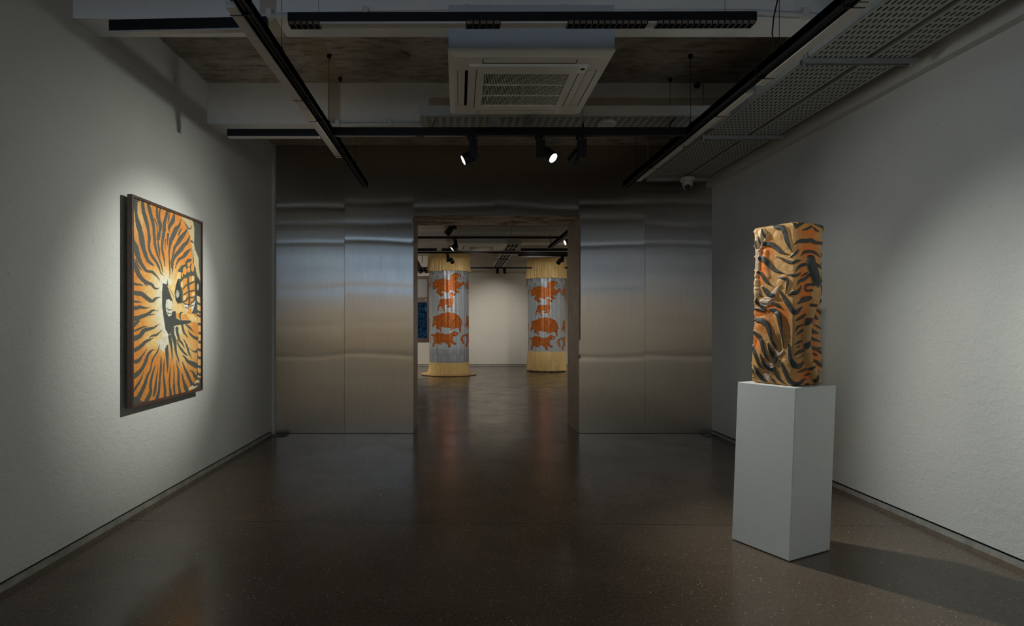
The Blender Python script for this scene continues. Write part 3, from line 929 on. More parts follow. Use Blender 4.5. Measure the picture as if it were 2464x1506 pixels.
def sculpt(px, py):
    """colour and carving height (m) of the block, drawn in the photo frame of its two visible faces"""
    n1, n2 = vnoise(px, py, 9, 1), vnoise(px, py, 3.5, 2)
    base = lerp((0.52, 0.27, 0.083), (0.61, 0.335, 0.115), n1)
    org = np.zeros(px.shape)
    for cx, cy, rx, ry, a in [(1845,596,18,22,1), (1834,640,15,30,.9), (1826,665,14,18,.9), (1820,755,22,14,.9), (1855,742,24,14,1), (1885,762,14,34,.9), (1815,815,18,26,.9), (1840,780,20,20,.7),
                              (1955,560,22,14,1), (1958,600,24,25,1), (1938,660,10,26,.7), (1945,700,18,30,1), (1958,760,26,26,.9), (1945,790,14,60,.6), (1966,850,16,48,.9), (1940,900,20,22,.8), (1968,800,12,60,.5)]:
        org = np.maximum(org, a * np.exp(-((px - cx) / rx) ** 2 - ((py - cy) / ry) ** 2))
    C = lerp(base, (0.70, 0.185, 0.022), np.clip(org * 1.5, 0, 1))
    Hh = 0.0012 * n1 + 0.0006 * n2
    # haunch, shoulder and forearm swell out of the block
    for s, a in ((S5([(300,420,170),(420,600,190),(300,900,180),(220,1150,120)]), 0.013), (S5([(560,260,80),(640,450,80),(690,640,60)]), 0.008), (S4([(380,600,60),(360,850,70),(420,1020,60)]), 0.006), (S4([(620,330,90),(760,520,60)]), 0.004),
                 (S4([(640,1150,70),(740,1000,60)]), 0.003), (S5([(680,1000,60),(760,1200,60)]), 0.004)):
        d = stroke_d(s, px, py)
        r = max(q[2] for q in s)
        Hh = Hh + a * np.sin(np.clip(d / (0.8 * r), 0, 1) * math.pi / 2)
    pink = (0.57, 0.42, 0.31)
    for pts in ([(205,575),(275,565),(255,760),(245,940),(195,965),(190,760)], [(490,1310),(560,1240),(660,1165),(600,1270),(540,1390),(480,1440),(420,1500),(250,1470),(330,1390),(470,1390)], [(210,560),(330,430),(430,290),(440,310),(330,500),(250,590)]):
        q = in_poly([p[:2] for p in S4([(x, y, 0) for x, y in pts])], px, py)
        C[q] = pink; Hh = Hh + 0.006 * q
    for pts in ([(520,800),(600,850),(660,800),(675,830),(590,905),(540,900)], [(330,960),(420,1010),(500,1030),(480,1110),(400,1070)], [(300,1180),(400,1180),(440,1190),(430,1270),(390,1310),(330,1250)], [(230,0),(430,0),(440,60),(360,110),(280,90)]):
        q = in_poly([p[:2] for p in S5([(x, y, 0) for x, y in pts])], px, py)
        C[q] = pink; Hh = Hh + 0.004 * q
    for cx, cy, rx, ry in ((185,1010,38,50), (195,1090,48,40), (185,1160,55,50), (205,1225,55,30), (190,1300,60,85), (185,1440,30,60), (215,420,40,120), (290,330,50,110), (340,280,60,110)):
        a, b2 = 1790 + cx / 7.173, 520 + cy / 7.173
        e = 1 - ((px - a) / (rx / 7.173)) ** 2 - ((py - b2) / (ry / 7.173)) ** 2
        q = e > 0
        C[q] = (0.66, 0.45, 0.24)
        Hh = Hh + 0.008 * np.sqrt(np.clip(e, 0, 1))
    best = np.full(px.shape, -9.0)
    for s in SDARK: best = np.maximum(best, stroke_d(smooth(s), px, py))
    Hh = Hh + 0.0075 * np.clip((best + 0.7) / 1.8, 0, 1)
    K = (0.042, 0.046, 0.041)
    C = lerp(C, K, np.clip(best / 0.9 + 0.5, 0, 1))
    td = stroke_d(TAIL, px, py)
    q = td > 0
    r = np.interp(py, [610, 690, 730, 930], [11, 10, 8.3, 8.3])
    prof = np.sqrt(np.clip(1 - (1 - np.clip(td / r, 0, 1)) ** 2, 0, 1))
    Hh = np.where(q, 0.006 + 0.026 * prof, Hh)
    C[q] = np.asarray(lerp((0.52, 0.275, 0.09), (0.59, 0.325, 0.11), n1))[q]
    C[q & (py < 690 + 3 * np.sin(px))] = K
    for s in TBAND:
        C[q & (stroke_d(smooth(s), px, py) > 0)] = K
    return C, Hh


def build_sculpture():
    a, b, HT, R = 0.280, 0.266, 0.955, 0.022          # a along y (left face), b along x (right face)
    dz = 0.0028
    # perimeter from the middle of the back, counter-clockwise seen from above, as (x, y, nx, ny, face, s)
    per = []

    def side(p0, p1, n, face, s0, s1):
        L = math.dist(p0, p1)
        k = max(2, int(L / dz))
        for i in range(k):
            t = i / k
            per.append((p0[0] + (p1[0] - p0[0]) * t, p0[1] + (p1[1] - p0[1]) * t, n[0], n[1], face, s0 + (s1 - s0) * t))

    def corner(cx, cy, a0, f0, f1, s0, s1):
        for i in range(8):
            t = i / 8
            q = a0 + t * math.pi / 2
            f = f0 if t < 0.5 else f1
            s = s0[0] + (s0[1] - s0[0]) * t * 2 if t < 0.5 else s1[0] + (s1[1] - s1[0]) * (t * 2 - 1)
            per.append((cx + R * math.cos(q), cy + R * math.sin(q), math.cos(q), math.sin(q), f, s))
    A, B = a / 2, b / 2
    ra, rb = R / a * 0.8, R / b * 0.8
    side((-B, A - R), (-B, -A + R), (-1, 0), 0, 1 - ra, ra)
    corner(-B + R, -A + R, math.pi, 0, 1, (ra, 0), (0, rb))
    side((-B + R, -A), (B - R, -A), (0, -1), 1, rb, 1 - rb)
    corner(B - R, -A + R, 1.5 * math.pi, 1, 2, (1 - rb, 1), (0, ra))
    side((B, -A + R), (B, A - R), (1, 0), 2, ra, 1 - ra)
    corner(B - R, A - R, 0, 2, 3, (1 - ra, 1), (0, rb))
    side((B - R, A), (-B + R, A), (0, 1), 3, rb, 1 - rb)
    corner(-B + R, A - R, 0.5 * math.pi, 3, 0, (1 - rb, 1), (1, 1 - ra))
    per = np.array(per)
    nu, nv = len(per), int(HT / dz)
    tt = np.linspace(0, 1, nv)
    s, t = np.meshgrid(per[:, 5], tt)
    face = np.broadcast_to(per[:, 4], s.shape)
    NT_, LT, LB, NB = np.array((1920, 533.)), np.array((1811, 546.)), np.array((1804, 917.)), np.array((1912, 927.5))
    RT, RB = np.array((1996, 541.)), np.array((1988, 923.))
    bil = lambda n0, n1, m0, m1, s, t: (n0 * (1 - s)[..., None] + m0 * s[..., None]) * (1 - t)[..., None] + (n1 * (1 - s)[..., None] + m1 * s[..., None]) * t[..., None]
    left = bil(NB, NT_, LB, LT, s, t)
    right = bil(NB, NT_, RB, RT, s, t)
    pp = np.where(((face == 0) | (face == 2))[..., None], left, right)
    C, Hh = sculpt(pp[..., 0].copy(), pp[..., 1].copy())
    # round the top and bottom edges, let the block swell and lean a little
    z = t * HT
    edge = np.minimum(z, HT - z)
    inset = np.where(edge < 0.022, 0.022 - np.sqrt(np.clip(0.022 ** 2 - (0.022 - edge) ** 2, 0, None)), 0)
    swell = 0.004 * np.sin(t * 7 + 0.5) + 0.003 * np.sin(t * 13)
    fade = np.clip(edge / 0.012, 0, 1)
    off = (Hh - 0.008) * fade - inset + swell
    x = per[:, 0] + off * per[:, 2]
    y = per[:, 1] + off * per[:, 3]
    lean = 0.012 * t
    V = np.stack([x + lean * ex.x, y + lean * ey.x, z], axis=-1)
    n = nu
    ring0 = list(range(n))
    ring1 = list(range((nv - 1) * n, nv * n))
    cpos = ped.location + Vector((ex.x * 0, 0, 0))
    root = empty('tiger_sculpture', (pc.x + LEAN, pc.y, PH), 'carved wooden block wrapped in orange and black tiger relief on the white pedestal', 'sculpture', rz=ang)
    return grid_object('carved_block', V, nu, nv, vcol('carved_painted_wood', 0.55, 0, 0.35, bump=0.25, bscale=45), C, parent=root, wrap=True, extra_faces=[ring0[::-1], ring1])


build_sculpture()

# ---------------------------------------------------------------- fabric-wrapped columns in the far gallery
COLR, MAINH, VALH = 0.522, 2.05, 0.50
K8 = lambda pts: [(1010 + x / 6.843, 640 + y / 6.843) for x, y in pts]
ANIMALS = [K8(p) for p in (
 [(205,265),(245,255),(270,212),(300,235),(330,212),(400,205),(480,240),(495,235),(510,195),(498,185),(520,165),(497,152),(530,150),(560,118),(600,115),(640,130),(670,128),(682,140),(668,165),(680,180),(640,195),(625,215),(610,240),(640,265),(690,285),(700,250),(720,245),(730,270),(715,300),(660,340),(640,375),(620,360),(605,370),(610,400),(655,415),(645,435),(590,445),(570,415),(530,395),(490,400),(485,430),(440,435),(420,415),(370,405),(360,440),(395,460),(390,490),(345,497),(325,460),(275,430),(290,395),(310,360),(295,330),(280,370),(235,378),(240,340),(215,325),(225,290)],
 [(495,440),(540,430),(560,450),(595,462),(580,485),(545,485),(545,520),(560,560),(550,620),(535,680),(540,735),(520,750),(525,690),(520,640),(495,650),(520,665),(515,680),(470,685),(440,670),(480,665),(470,645),(430,632),(410,655),(415,690),(425,745),(410,750),(400,710),(375,690),(365,650),(330,665),(325,710),(300,745),(308,700),(305,670),(325,640),(335,560),(370,540),(440,548),(505,540),(515,510),(500,480)],
 [(232,825),(300,820),(360,785),(470,762),(560,775),(640,815),(680,870),(700,940),(710,970),(695,955),(680,910),(680,990),(675,1050),(680,1085),(660,1100),(645,1030),(620,1010),(560,1035),(500,1060),(500,1040),(545,1020),(430,1012),(370,990),(355,1030),(365,1085),(345,1070),(340,1045),(310,1040),(275,1020),(280,990),(300,975),(260,970),(240,1000),(215,995),(215,960),(235,900)],
 [(175,1150),(210,1125),(245,1130),(290,1098),(340,1095),(420,1125),(480,1125),(530,1100),(555,1072),(600,1085),(640,1105),(635,1130),(605,1155),(560,1150),(545,1200),(550,1240),(600,1275),(595,1295),(555,1290),(530,1265),(505,1270),(520,1320),(500,1340),(470,1335),(475,1300),(430,1260),(360,1255),(330,1255),(370,1275),(365,1295),(330,1290),(290,1270),(255,1280),(250,1335),(222,1340),(222,1290),(245,1240),(240,1190),(225,1150),(200,1148),(180,1180),(192,1290),(175,1270),(168,1200)])]


def to_cloth(p):
    """photo pixel on the left column -> (arc angle in degrees, height in the cloth from its lower hem)"""
    x, y = p
    return (math.degrees(math.asin(max(-0.999, min(0.999, (x - 1080.5) / 47.5)))), 2.727 - 0.677 - (y - 649) / F * 14.58)


CLOTH = [[to_cloth(p) for p in a] for a in ANIMALS]
M_CLOTH = vcol('printed_silver_satin', 0.45, 0.3, 0.5, 0.1)


def cloth_radius(th, z, amp):
    f = np.sin(th * 23 + 1.3) * 0.45 + np.sin(th * 37 + 2.0 * z) * 0.25 + np.sin(th * 11 - z) * 0.5 + np.sin(th * 5.0 + 1.5 * z) * 0.4
    return amp * f


def cloth_panel(h, printed, z0, root, name):
    nu, nv = 420, max(24, int(h / 0.0075))
    th, z = np.meshgrid(np.linspace(-math.pi, math.pi, nu, endpoint=False), np.linspace(0, h, nv))
    deg = np.degrees(th)
    C = np.empty(th.shape + (3,))
    C[:] = (0.49, 0.55, 0.61) if printed else (0.36, 0.40, 0.44)
    # round medallions woven in the satin
    rs = np.random.RandomState(3)
    mz = vnoise(deg * 3, z * 400, 7, 12)
    pitch = 26.0
    for r in range(int(h / 0.16) + 2):
        for k in range(int(360 / pitch)):
            cx = -180 + (k + 0.5 * (r % 2)) * pitch + rs.uniform(-3, 3)
            cz = h - 0.03 - r * 0.19 + rs.uniform(-0.02, 0.02)
            d = np.hypot((deg - cx) * math.pi / 180 * COLR / 0.075, (z - cz) / 0.085)
            q = d < 1
            dark = np.array((0.20, 0.21, 0.23)) if (printed and cz > h - 0.55) else np.array((0.62, 0.64, 0.65))
            k2 = (0.75 if printed and cz > h - 0.55 else 0.45)
            w = np.where((d > 0.88) | (mz > 0.52), k2, k2 * 0.25) * q
            C = lerp(C, dark, w)
    if printed:
        sx = deg * math.pi / 180 * COLR
        for i, a in enumerate(CLOTH):
            gx = np.mean([p[0] for p in a]); gz = np.mean([p[1] for p in a])
            for rep in (-1, 0, 1):
                d2 = deg - rep * 112.0
                m = in_poly(a, d2, z)
                if not m.any(): continue
                lx_, lz = (d2 - gx) * math.pi / 180 * COLR, z - gz
                wig = 9 * vnoise(sx * 100 + 50, z * 100, 6, 20 + i) + 3 * vnoise(sx * 100, z * 100, 2.2, 30 + i)
                ph = (lx_ * 225 if i != 1 else (lz * 90 + lx_ * 90)) + 9 * np.sin(lz * 9 + lx_ * 6) + wig
                st = np.sin(ph) > 0.50
                o = lerp((0.72, 0.15, 0.008), (0.80, 0.23, 0.012), vnoise(sx * 100, z * 100, 9, 5))
                o = np.where(st[..., None], (0.055, 0.018, 0.006), o)
                C[m] = o[m]
                # dark red contour
                for (x0, z0_), (x1, z1_) in zip(a, a[1:] + a[:1]):
                    s = 180 / math.pi / COLR
                    dd = stroke_d([(x0 / s, z0_, 0.0045), (x1 / s, z1_, 0.0045)], d2 / s, z)
                    C[dd > 0] = (0.30, 0.05, 0.006)
        # mouths and eyes
        for (mx, my, r_, col) in ((655,182,2.6,(0.8, 0.3, 0.3)), (622,158,1.2,(0.8, 0.7, 0.2)), (605,1130,2.6,(0.8, 0.3, 0.33)), (590,1105,1.0,(0.8, 0.7, 0.2))):
            c0 = to_cloth(K8([(mx, my)])[0])
            for rep in (-1, 0, 1):
                d = np.hypot((deg - rep * 112 - c0[0]) * math.pi / 180 * COLR, (z - c0[1]) * 1.3)
                C[d < r_ * 0.0105] = col
    rad = COLR + cloth_radius(th, z, 0.008 if printed else 0.010)
    V = np.stack([rad * np.sin(th), -rad * np.cos(th), z + z0], axis=-1)
    o = grid_object(name, V, nu, nv, M_CLOTH, C, parent=root, wrap=True)
    sm = o.modifiers.new('thick', 'SOLIDIFY'); sm.thickness, sm.offset = 0.004, -1
    return o


def pleated(name, zt, zb, root, r0=0.0, flare=None, seed=0):
    """gold pleated skirt or valance; flare: extra radius profile at its lower end"""
    rng = np.random.RandomState(seed)
    nu, nv = 620, 34 if flare is None else 60
    th = np.linspace(-math.pi, math.pi, nu, endpoint=False)
    npl = 46
    cum = np.cumsum(rng.uniform(0.5, 1.5, npl)); cum = cum / cum[-1] * 2 * math.pi - math.pi
    ph = np.interp(th, np.concatenate([[-math.pi], cum]), np.arange(npl + 1))
    saw = (ph % 1.0)
    pl = np.where(saw < 0.82, saw / 0.82, (1 - saw) / 0.18) ** 0.8
    amp = 0.034
    rows = []
    for j in range(nv):
        t = j / (nv - 1)
        if flare is None:
            z = zt + (zb - zt) * t
            r = COLR + r0 + 0.018 * t + amp * (0.35 + 0.65 * t) * (pl - 0.5) + 0.006 * np.sin(th * 9 + 6 * t)
            zz = z + 0.006 * np.sin(th * 17) * t
        else:
            if t < 0.66:
                q = t / 0.66
                z = zt + (zb - zt) * (q * 0.88)
                e = 0.035 * q ** 3
                r = COLR + r0 + e + amp * (0.3 + 0.6 * q) * (pl - 0.5)
                zz = z + 0 * th
            else:
                q = (t - 0.66) / 0.34
                e = 0.035 + (flare - 0.035) * q ** 1.1
                z = zb + (zt - zb) * 0.12 * (1 - q) ** 2.6
                r = COLR + r0 + e * (1 + 0.05 * np.sin(th * 6 + 2)) + amp * 0.9 * (pl - 0.5) * (1 - 0.4 * q)
                zz = z + 0.010 * pl * q ** 0.5
        rows.append(np.stack([r * np.sin(th), -r * np.cos(th), zz], axis=-1))
    o = grid_object(name, np.array(rows), nu, nv, M_GOLD, parent=root, wrap=True)
    sm = o.modifiers.new('thick', 'SOLIDIFY'); sm.thickness, sm.offset = 0.004, -1
    return o


cl1 = empty('fabric_column', (-0.249, 15.1, 0), 'silver tiger-print column with a gold skirt spreading flat on the floor, by the window', 'column', 'fabric-wrapped columns')
cloth_panel(MAINH, True, 0.677, cl1, 'printed_drape')
main = children(cl1)[0]
cloth_panel(0.36, False, 0.318, cl1, 'plain_silver_band')
pleated('gold_valance', 3.165, 2.705, cl1, 0.02, seed=4)
pleated('gold_skirt', 0.335, 0.006, cl1, 0.005, flare=0.215, seed=2)
cl2 = empty('fabric_column', (2.514, 16.2, 0), 'silver tiger-print column whose gold skirt stops just above the floor, beside the right jamb', 'column', 'fabric-wrapped columns')
m2 = main.copy(); COL.objects.link(m2); m2.parent = cl2
m2.location.z = 0.557 - 0.677
m2.rotation_euler.z = math.radians(-11)
pleated('gold_valance', 3.165, 2.605, cl2, 0.02, seed=7)
pleated('gold_skirt', 0.572, 0.028, cl2, 0.012, seed=9)
struct('pillar', MB().rod((-0.249, 15.1, 0), (-0.249, 15.1, ZB), 0.44, 32), M_WALL, smooth=False)
struct('pillar', MB().rod((2.514, 16.2, 0), (2.514, 16.2, ZC), 0.44, 32), M_WALL, smooth=False)

# ---------------------------------------------------------------- lamps on tracks
ZT = 2.885                                         # underside of the tracks


def spotlight(mount, head_c, aim, label, group, lit=True, light=None, drv=0.15, s=1.0):
    """track spotlight: adapter under the track at `mount`, driver box below it, round head pointing along `aim`"""
    mount, head_c = Vector(mount), Vector(head_c)
    root = empty('track_spotlight', mount, label, 'spotlight', group)
    x, y, z = mount
    m = MB().box(x - 0.045 * s, x + 0.03 * s, y - 0.014 * s, y + 0.014 * s, z - 0.012 * s, z)
    m.rod((x - 0.035 * s, y, z - 0.03 * s), (x - 0.035 * s, y, z - 0.006 * s), 0.013 * s, 14)
    m.build('track_adapter', M_BLACK, root)
    MB().rod((x, y, z - 0.04 * s), (x, y, z), 0.013 * s, 14).build('stem', M_BLACK, root)
    MB().box(x - 0.034 * s, x + 0.034 * s, y - 0.034 * s, y + 0.034 * s, z - 0.035 * s - drv * s, z - 0.035 * s).build('driver_box', M_BLACK, root, bevel=0.003)
    a = Vector(aim).normalized()
    r, L = 0.047 * s, 0.125 * s
    b0 = head_c - a * L / 2
    hd = MB().lathe(b0, b0 + a, [(0, r * 0.72), (0.012 * s, r * 0.9), (0.03 * s, r), (L, r), (L, r * 0.86), (L - 0.008 * s, r * 0.84)], 28).build('lamp_head', M_BLACK, root, smooth=False)
    f = b0 + a * (L - 0.006 * s)
    MB().lathe(f, f + a, [(0, r * 0.84), (0.003 * s, r * 0.82), (0.005 * s, r * 0.4)], 28).build('lens', M_LENS_ON if lit else M_LENS_OFF, hd)
    mid = Vector((x, y, z - 0.035 * s - drv * s * 0.72))
    MB().rod(mid, head_c - a * 0.01, 0.012 * s, 12).build('pivot', M_BLACK, root)
    if light:
        p, ang_, col, spill = light[:4]
        q = b0 + a * (L + 0.012)
        spot('spot_beam', q, q + a, p, col, ang_, 1.0, 0.04)
        if len(light) > 4: spot('spot_halo', q, q + a, light[4], col, 92, 1.0, 0.04)
        if spill: spot('spot_spill', q, q + a, spill, col, 140, 0.7, 0.04)
    return root


Y2 = 4.65
WARM = (0.97, 1.0, 0.92)
l1 = P(1130, 378, 4.69)
spotlight((P(1139, 328, Y2).x, Y2, ZT), l1, Vector((-2.23, 4.36, 1.50)) - l1, 'lit black track spotlight turned to the left wall painting', 'spotlights under the cross track', light=(235, 50, WARM, 8, 60))
l2 = P(1320, 372, 4.63)
spotlight((P(1301, 328, Y2).x, Y2, ZT), l2, Vector((2.08, 3.25, 1.15)) - l2, 'lit black track spotlight turned right to the pedestal, middle of three', 'spotlights under the cross track', light=(200, 74, WARM, 26))
l3 = P(1386, 376, 4.72)
spotlight((P(1400, 328, Y2).x, Y2, ZT), l3, (-0.55, 0.35, -0.76), 'dark black track spotlight turned away with its lens hidden, third under the cross track', 'spotlights under the cross track', lit=False)


def rail(m, x, y0, y1, side):
    """long ceiling rail seen from below: open channel 45 x 70 mm along Y"""
    m.box(x - 0.0225, x - 0.0185, y0, y1, ZT, ZT + 0.07).box(x + 0.0185, x + 0.0225, y0, y1, ZT, ZT + 0.07)
    m.box(x - 0.0225, x + 0.0225, y0, y1, ZT + 0.022, ZT + 0.07)
    m.box(x - 0.006, x + 0.006, y0, y1, ZT + 0.006, ZT + 0.03)


def wire(root, x, y, z0, z1=ZC, cup=True):
    MB().rod((x, y, z0), (x, y, z1), 0.0018, 6).build('suspension_wire', M_BLACK, root)
    m = MB().lathe((x, y, z0), (x, y, z0 + 1), [(0, 0.010), (0.03, 0.008), (0.045, 0.003)], 10)
    m.build('wire_gripper', M_BLACK, root)
    if cup: MB().lathe((x, y, z1 - 0.035), (x, y, z1), [(0, 0.006), (0.01, 0.016), (0.035, 0.016)], 14).build('ceiling_cup', M_BLACK, root)


def strip(root, x0, x1, y0, y1):
    MB().box(x0, x1, y0, y1, ZT - 0.004, ZT + 0.028).build('lamp_strip', M_DIFF, root, bevel=0.003)


lt = empty('lighting_track', (-1.052, 4.0, ZT), 'long black ceiling track with pale lamp strip on the left side of the front room', 'track', 'long lighting tracks')
m = MB(); rail(m, -1.052, 0.8, 6.46, 1); m.build('rail', M_BLACK, lt)
strip(lt, -1.132, -1.076, 2.75, 4.05); strip(lt, -1.132, -1.076, 4.06, 5.26)
for y in (2.2, 3.38, 4.617): wire(lt, -1.052, y, ZT + 0.07)
wire(lt, -1.052, 5.05, ZT + 0.07); wire(lt, -1.052, 5.80, ZT + 0.07)
for y in (2.82, 3.9, 4.3, 5.2):
    MB().box(-1.134, -1.027, y, y + 0.006, ZT - 0.006, ZT + 0.072).build('cable_tie', M_BLACK, lt)

rt = empty('lighting_track', (1.888, 4.0, ZT), 'long black ceiling track with pale lamp strips beside the perforated tray on the right', 'track', 'long lighting tracks')
m = MB(); rail(m, 1.888, 0.8, 6.44, -1); m.build('rail', M_BLACK, rt)
for y0, y1 in ((1.2, 2.7), (2.72, 3.66), (3.78, 4.90), (4.98, 6.12)): strip(rt, 1.914, 1.970, y0, y1)
for y in (2.2, 3.34, 4.617, 5.06, 6.02): wire(rt, 1.888, y, ZT + 0.07)
for y in (2.75, 3.55, 4.2, 5.6): MB().box(1.863, 1.972, y, y + 0.006, ZT - 0.006, ZT + 0.072).build('cable_tie', M_BLACK, rt)

# cross track carrying the three spotlights
ct = empty('lighting_track', (0.4, Y2, ZT), 'slim black cross track carrying three spotlights below the perforated tray', 'track')
MB().box(-1.026, 1.862, Y2 - 0.018, Y2 + 0.018, ZT, ZT + 0.066).build('rail', M_BLACK, ct)
MB().box(-1.0, -0.34, Y2 - 0.012, Y2 + 0.012, ZT - 0.004, ZT).build('contact_groove', M_SILVER, ct)
MB().box(-0.28, 0.06, Y2 - 0.012, Y2 + 0.012, ZT - 0.004, ZT).build('contact_groove', M_SILVER, ct)
wire(ct, 1.02, Y2, ZT + 0.066, ZC)
MB().tube([(-0.21, Y2, ZT + 0.06), (-0.205, Y2, ZT + 0.10), (-0.195, Y2, ZT + 0.135)], 0.004, 6).build('cable_stub', M_BLACK, ct)


def linear_lamp(x0, x1, y, label, z=ZT, h=0.062, w=0.05, louvre=(), parts=True, slope=0.0, group='suspended linear lamps', hang=True):
    root = empty('linear_lamp', ((x0 + x1) / 2, y, z), label, 'lamp', group)
    R = Matrix.Translation(((x0 + x1) / 2, y, z)) @ Matrix.Rotation(slope, 4, 'Y') @ Matrix.Translation((-(x0 + x1) / 2, -y, -z))
    MB().box(x0, x1, y - w / 2, y + w / 2, z + 0.006, z + h, R).build('housing', M_BLACK, root, bevel=0.002)
    for x in (x0 + 0.15, x1 - 0.15) if hang else ():
        MB().rod((x, y, z + h - 0.002), (x, y, ZC), 0.0010, 6).build('suspension_wire', M_BLACK, root)
    if parts:
        cuts = [x0 + 0.004] + [q for a in louvre for q in a] + [x1 - 0.004]
        for a, b2 in zip(cuts[::2], cuts[1::2]):
            if b2 - a > 0.02: MB().box(a, b2, y - w / 2 + 0.002, y + w / 2 - 0.002, z - 0.004, z + 0.008, R).build('diffuser', M_DIFF, root)
        for a, b2 in louvre:
            m = MB()
            n = max(2, int((b2 - a) / 0.03))
            for k in range(n + 1):
                x = a + (b2 - a) * k / n
                m.box(x - 0.003, x + 0.003, y - w / 2, y + w / 2, z - 0.008, z + 0.008, R)
            m.box(a, b2, y - w / 2, y - w / 2 + 0.003, z - 0.008, z + 0.008, R).box(a, b2, y + w / 2 - 0.003, y + w / 2, z - 0.008, z + 0.008, R)
            m.build('louvre', M_SILVER, root)
    return root


Y1 = 2.875
z1 = CH + (VY - 72) / F * Y1
linear_lamp(-1.92, -1.053, 3.135, 'black linear ceiling lamp at upper left, left of the long track', z=2.962, h=0.066, w=0.035, slope=-0.022, hang=False)
linear_lamp(-0.858, 1.50, Y1, 'long black linear ceiling lamp in front of the air conditioner top', z=2.862, h=0.054, slope=-0.002, louvre=((-0.852, -0.70), (0.04, 0.21), (0.55, 0.95), (1.0, 1.49)))
linear_lamp(-1.885, -1.132, Y2, 'black linear ceiling lamp left of the long track, in line with the spotlights', z=2.872, h=0.064, hang=False)

# ---------------------------------------------------------------- perforated cable trays, their hangers and conduits


def tray(x0, x1, y0, y1, z, h, along, label, group=None, pitch=(0.033, 0.062), slot=(0.0105, 0.038), margin=0.02, name='cable_tray'):
    root = empty(name, ((x0 + x1) / 2, (y0 + y1) / 2, z), label, 'cable tray', group)
    m = MB()
    px, py = (pitch if along == 'y' else pitch[::-1])
    sx, sy = (slot if along == 'y' else slot[::-1])
    nx, ny = max(1, int((x1 - x0 - 2 * margin) / px)), max(1, int((y1 - y0 - 2 * margin) / py))
    ax, ay = x0 + (x1 - x0 - nx * px) / 2, y0 + (y1 - y0 - ny * py) / 2
    xs, ys = [x0], [y0]
    for i in range(nx):
        cx = ax + (i + 0.5) * px
        xs += [cx - sx / 2, cx + sx / 2]
    for j in range(ny):
        cy = ay + (j + 0.5) * py
        ys += [cy - sy / 2, cy + sy / 2]
    xs.append(x1); ys.append(y1)
    W = len(xs)
    vs = [(x, y, z) for y in ys for x in xs]
    fs = [(j * W + i, (j + 1) * W + i, (j + 1) * W + i + 1, j * W + i + 1) for j in range(len(ys) - 1) for i in range(W - 1) if not (i % 2 == 1 and j % 2 == 1)]
    m.add(vs, fs)
    m.build('perforated_base', M_TRAY, root)
    t = 0.002
    m = MB().box(x0, x0 + t, y0, y1, z, z + h).box(x1 - t, x1, y0, y1, z, z + h)
    if along == 'y': m.box(x0, x1, y0, y0 + t, z, z + h).box(x0, x1, y1 - t, y1, z, z + h)
    else: m.box(x0, x1, y0, y0 + t, z, z + h).box(x0, x1, y1 - t, y1, z, z + h)
    m.build('side_rail', M_TRAY, root)
    MB().box(x0, x1, y0, y1, z + h, z + h + t).build('cover', M_TRAY, root)
    MB().box(x0 + 0.008, x1 - 0.008, y0 + 0.008, y1 - 0.008, z + 0.012, z + 0.045).build('dark_liner', M_CAVITY, root)  # added dark block, stands in for the shade behind the slots
    return root


ZY = 3.055
tr1 = tray(2.245, 2.615, 1.4, 6.80, ZY, 0.095, 'y', 'wide perforated grey cable tray running beside the right lighting track', 'cable trays along the right wall')
tray(2.655, 2.895, 1.4, 6.78, ZY, 0.095, 'y', 'narrow perforated grey cable tray nearest the right wall', 'cable trays along the right wall')
tray(-0.317, 2.243, 4.66, 4.97, ZY, 0.080, 'x', 'perforated grey cable tray crossing behind the air conditioner', None, pitch=(0.025, 0.062), slot=(0.0085, 0.036))
for y in (4.30, 4.42):
    for z in (ZY + 0.03, ZY + 0.065): MB().rod((2.237, y, z), (2.2455, y, z), 0.008, 8).build('splice_bolt', M_ROD, tr1)


def hanger(y, label, x0=2.21, x1=2.95):
    root = empty('tray_hanger', ((x0 + x1) / 2, y, ZY - 0.03), label, 'hanger', 'hangers under the right cable trays')
    m = MB().box(x0, x1, y - 0.018, y + 0.018, ZY - 0.012, ZY - 0.002).box(x0, x1, y - 0.018, y - 0.014, ZY - 0.036, ZY - 0.012).box(x0, x1, y + 0.014, y + 0.018, ZY - 0.036, ZY - 0.012)
    m.build('strut', M_ROD, root)
    for x in (x0 + 0.015, x1 - 0.03):
        MB().rod((x, y, ZY - 0.05), (x, y, ZC), 0.006, 10).build('threaded_rod', M_ROD, root)
        MB().lathe((x, y, ZY - 0.048), (x, y, ZY), [(0, 0.011), (0.012, 0.011)], 6).build('nut', M_ROD, root)


hanger(3.66, 'nearest grey strut hanger under the right cable trays')
hanger(5.16, 'middle grey strut hanger under the right cable trays, level with the cross tray')
hanger(6.66, 'farthest grey strut hanger under the right cable trays, at the steel wall')


def conduit(name, pts, r, clips, label):
    root = empty(name, pts[0], label, 'conduit')
    MB().tube(pts, r, 14).build('pipe', M_PIPE, root, smooth=True)
    for c_, d in clips:
        c_ = Vector(c_)
        MB().box(c_.x - 0.018, c_.x + 0.018, c_.y - r - 0.003, c_.y + r + 0.004, c_.z - r - 0.003, c_.z + r + 0.022).build('clip', M_PIPE, root, bevel=0.003)
    return root


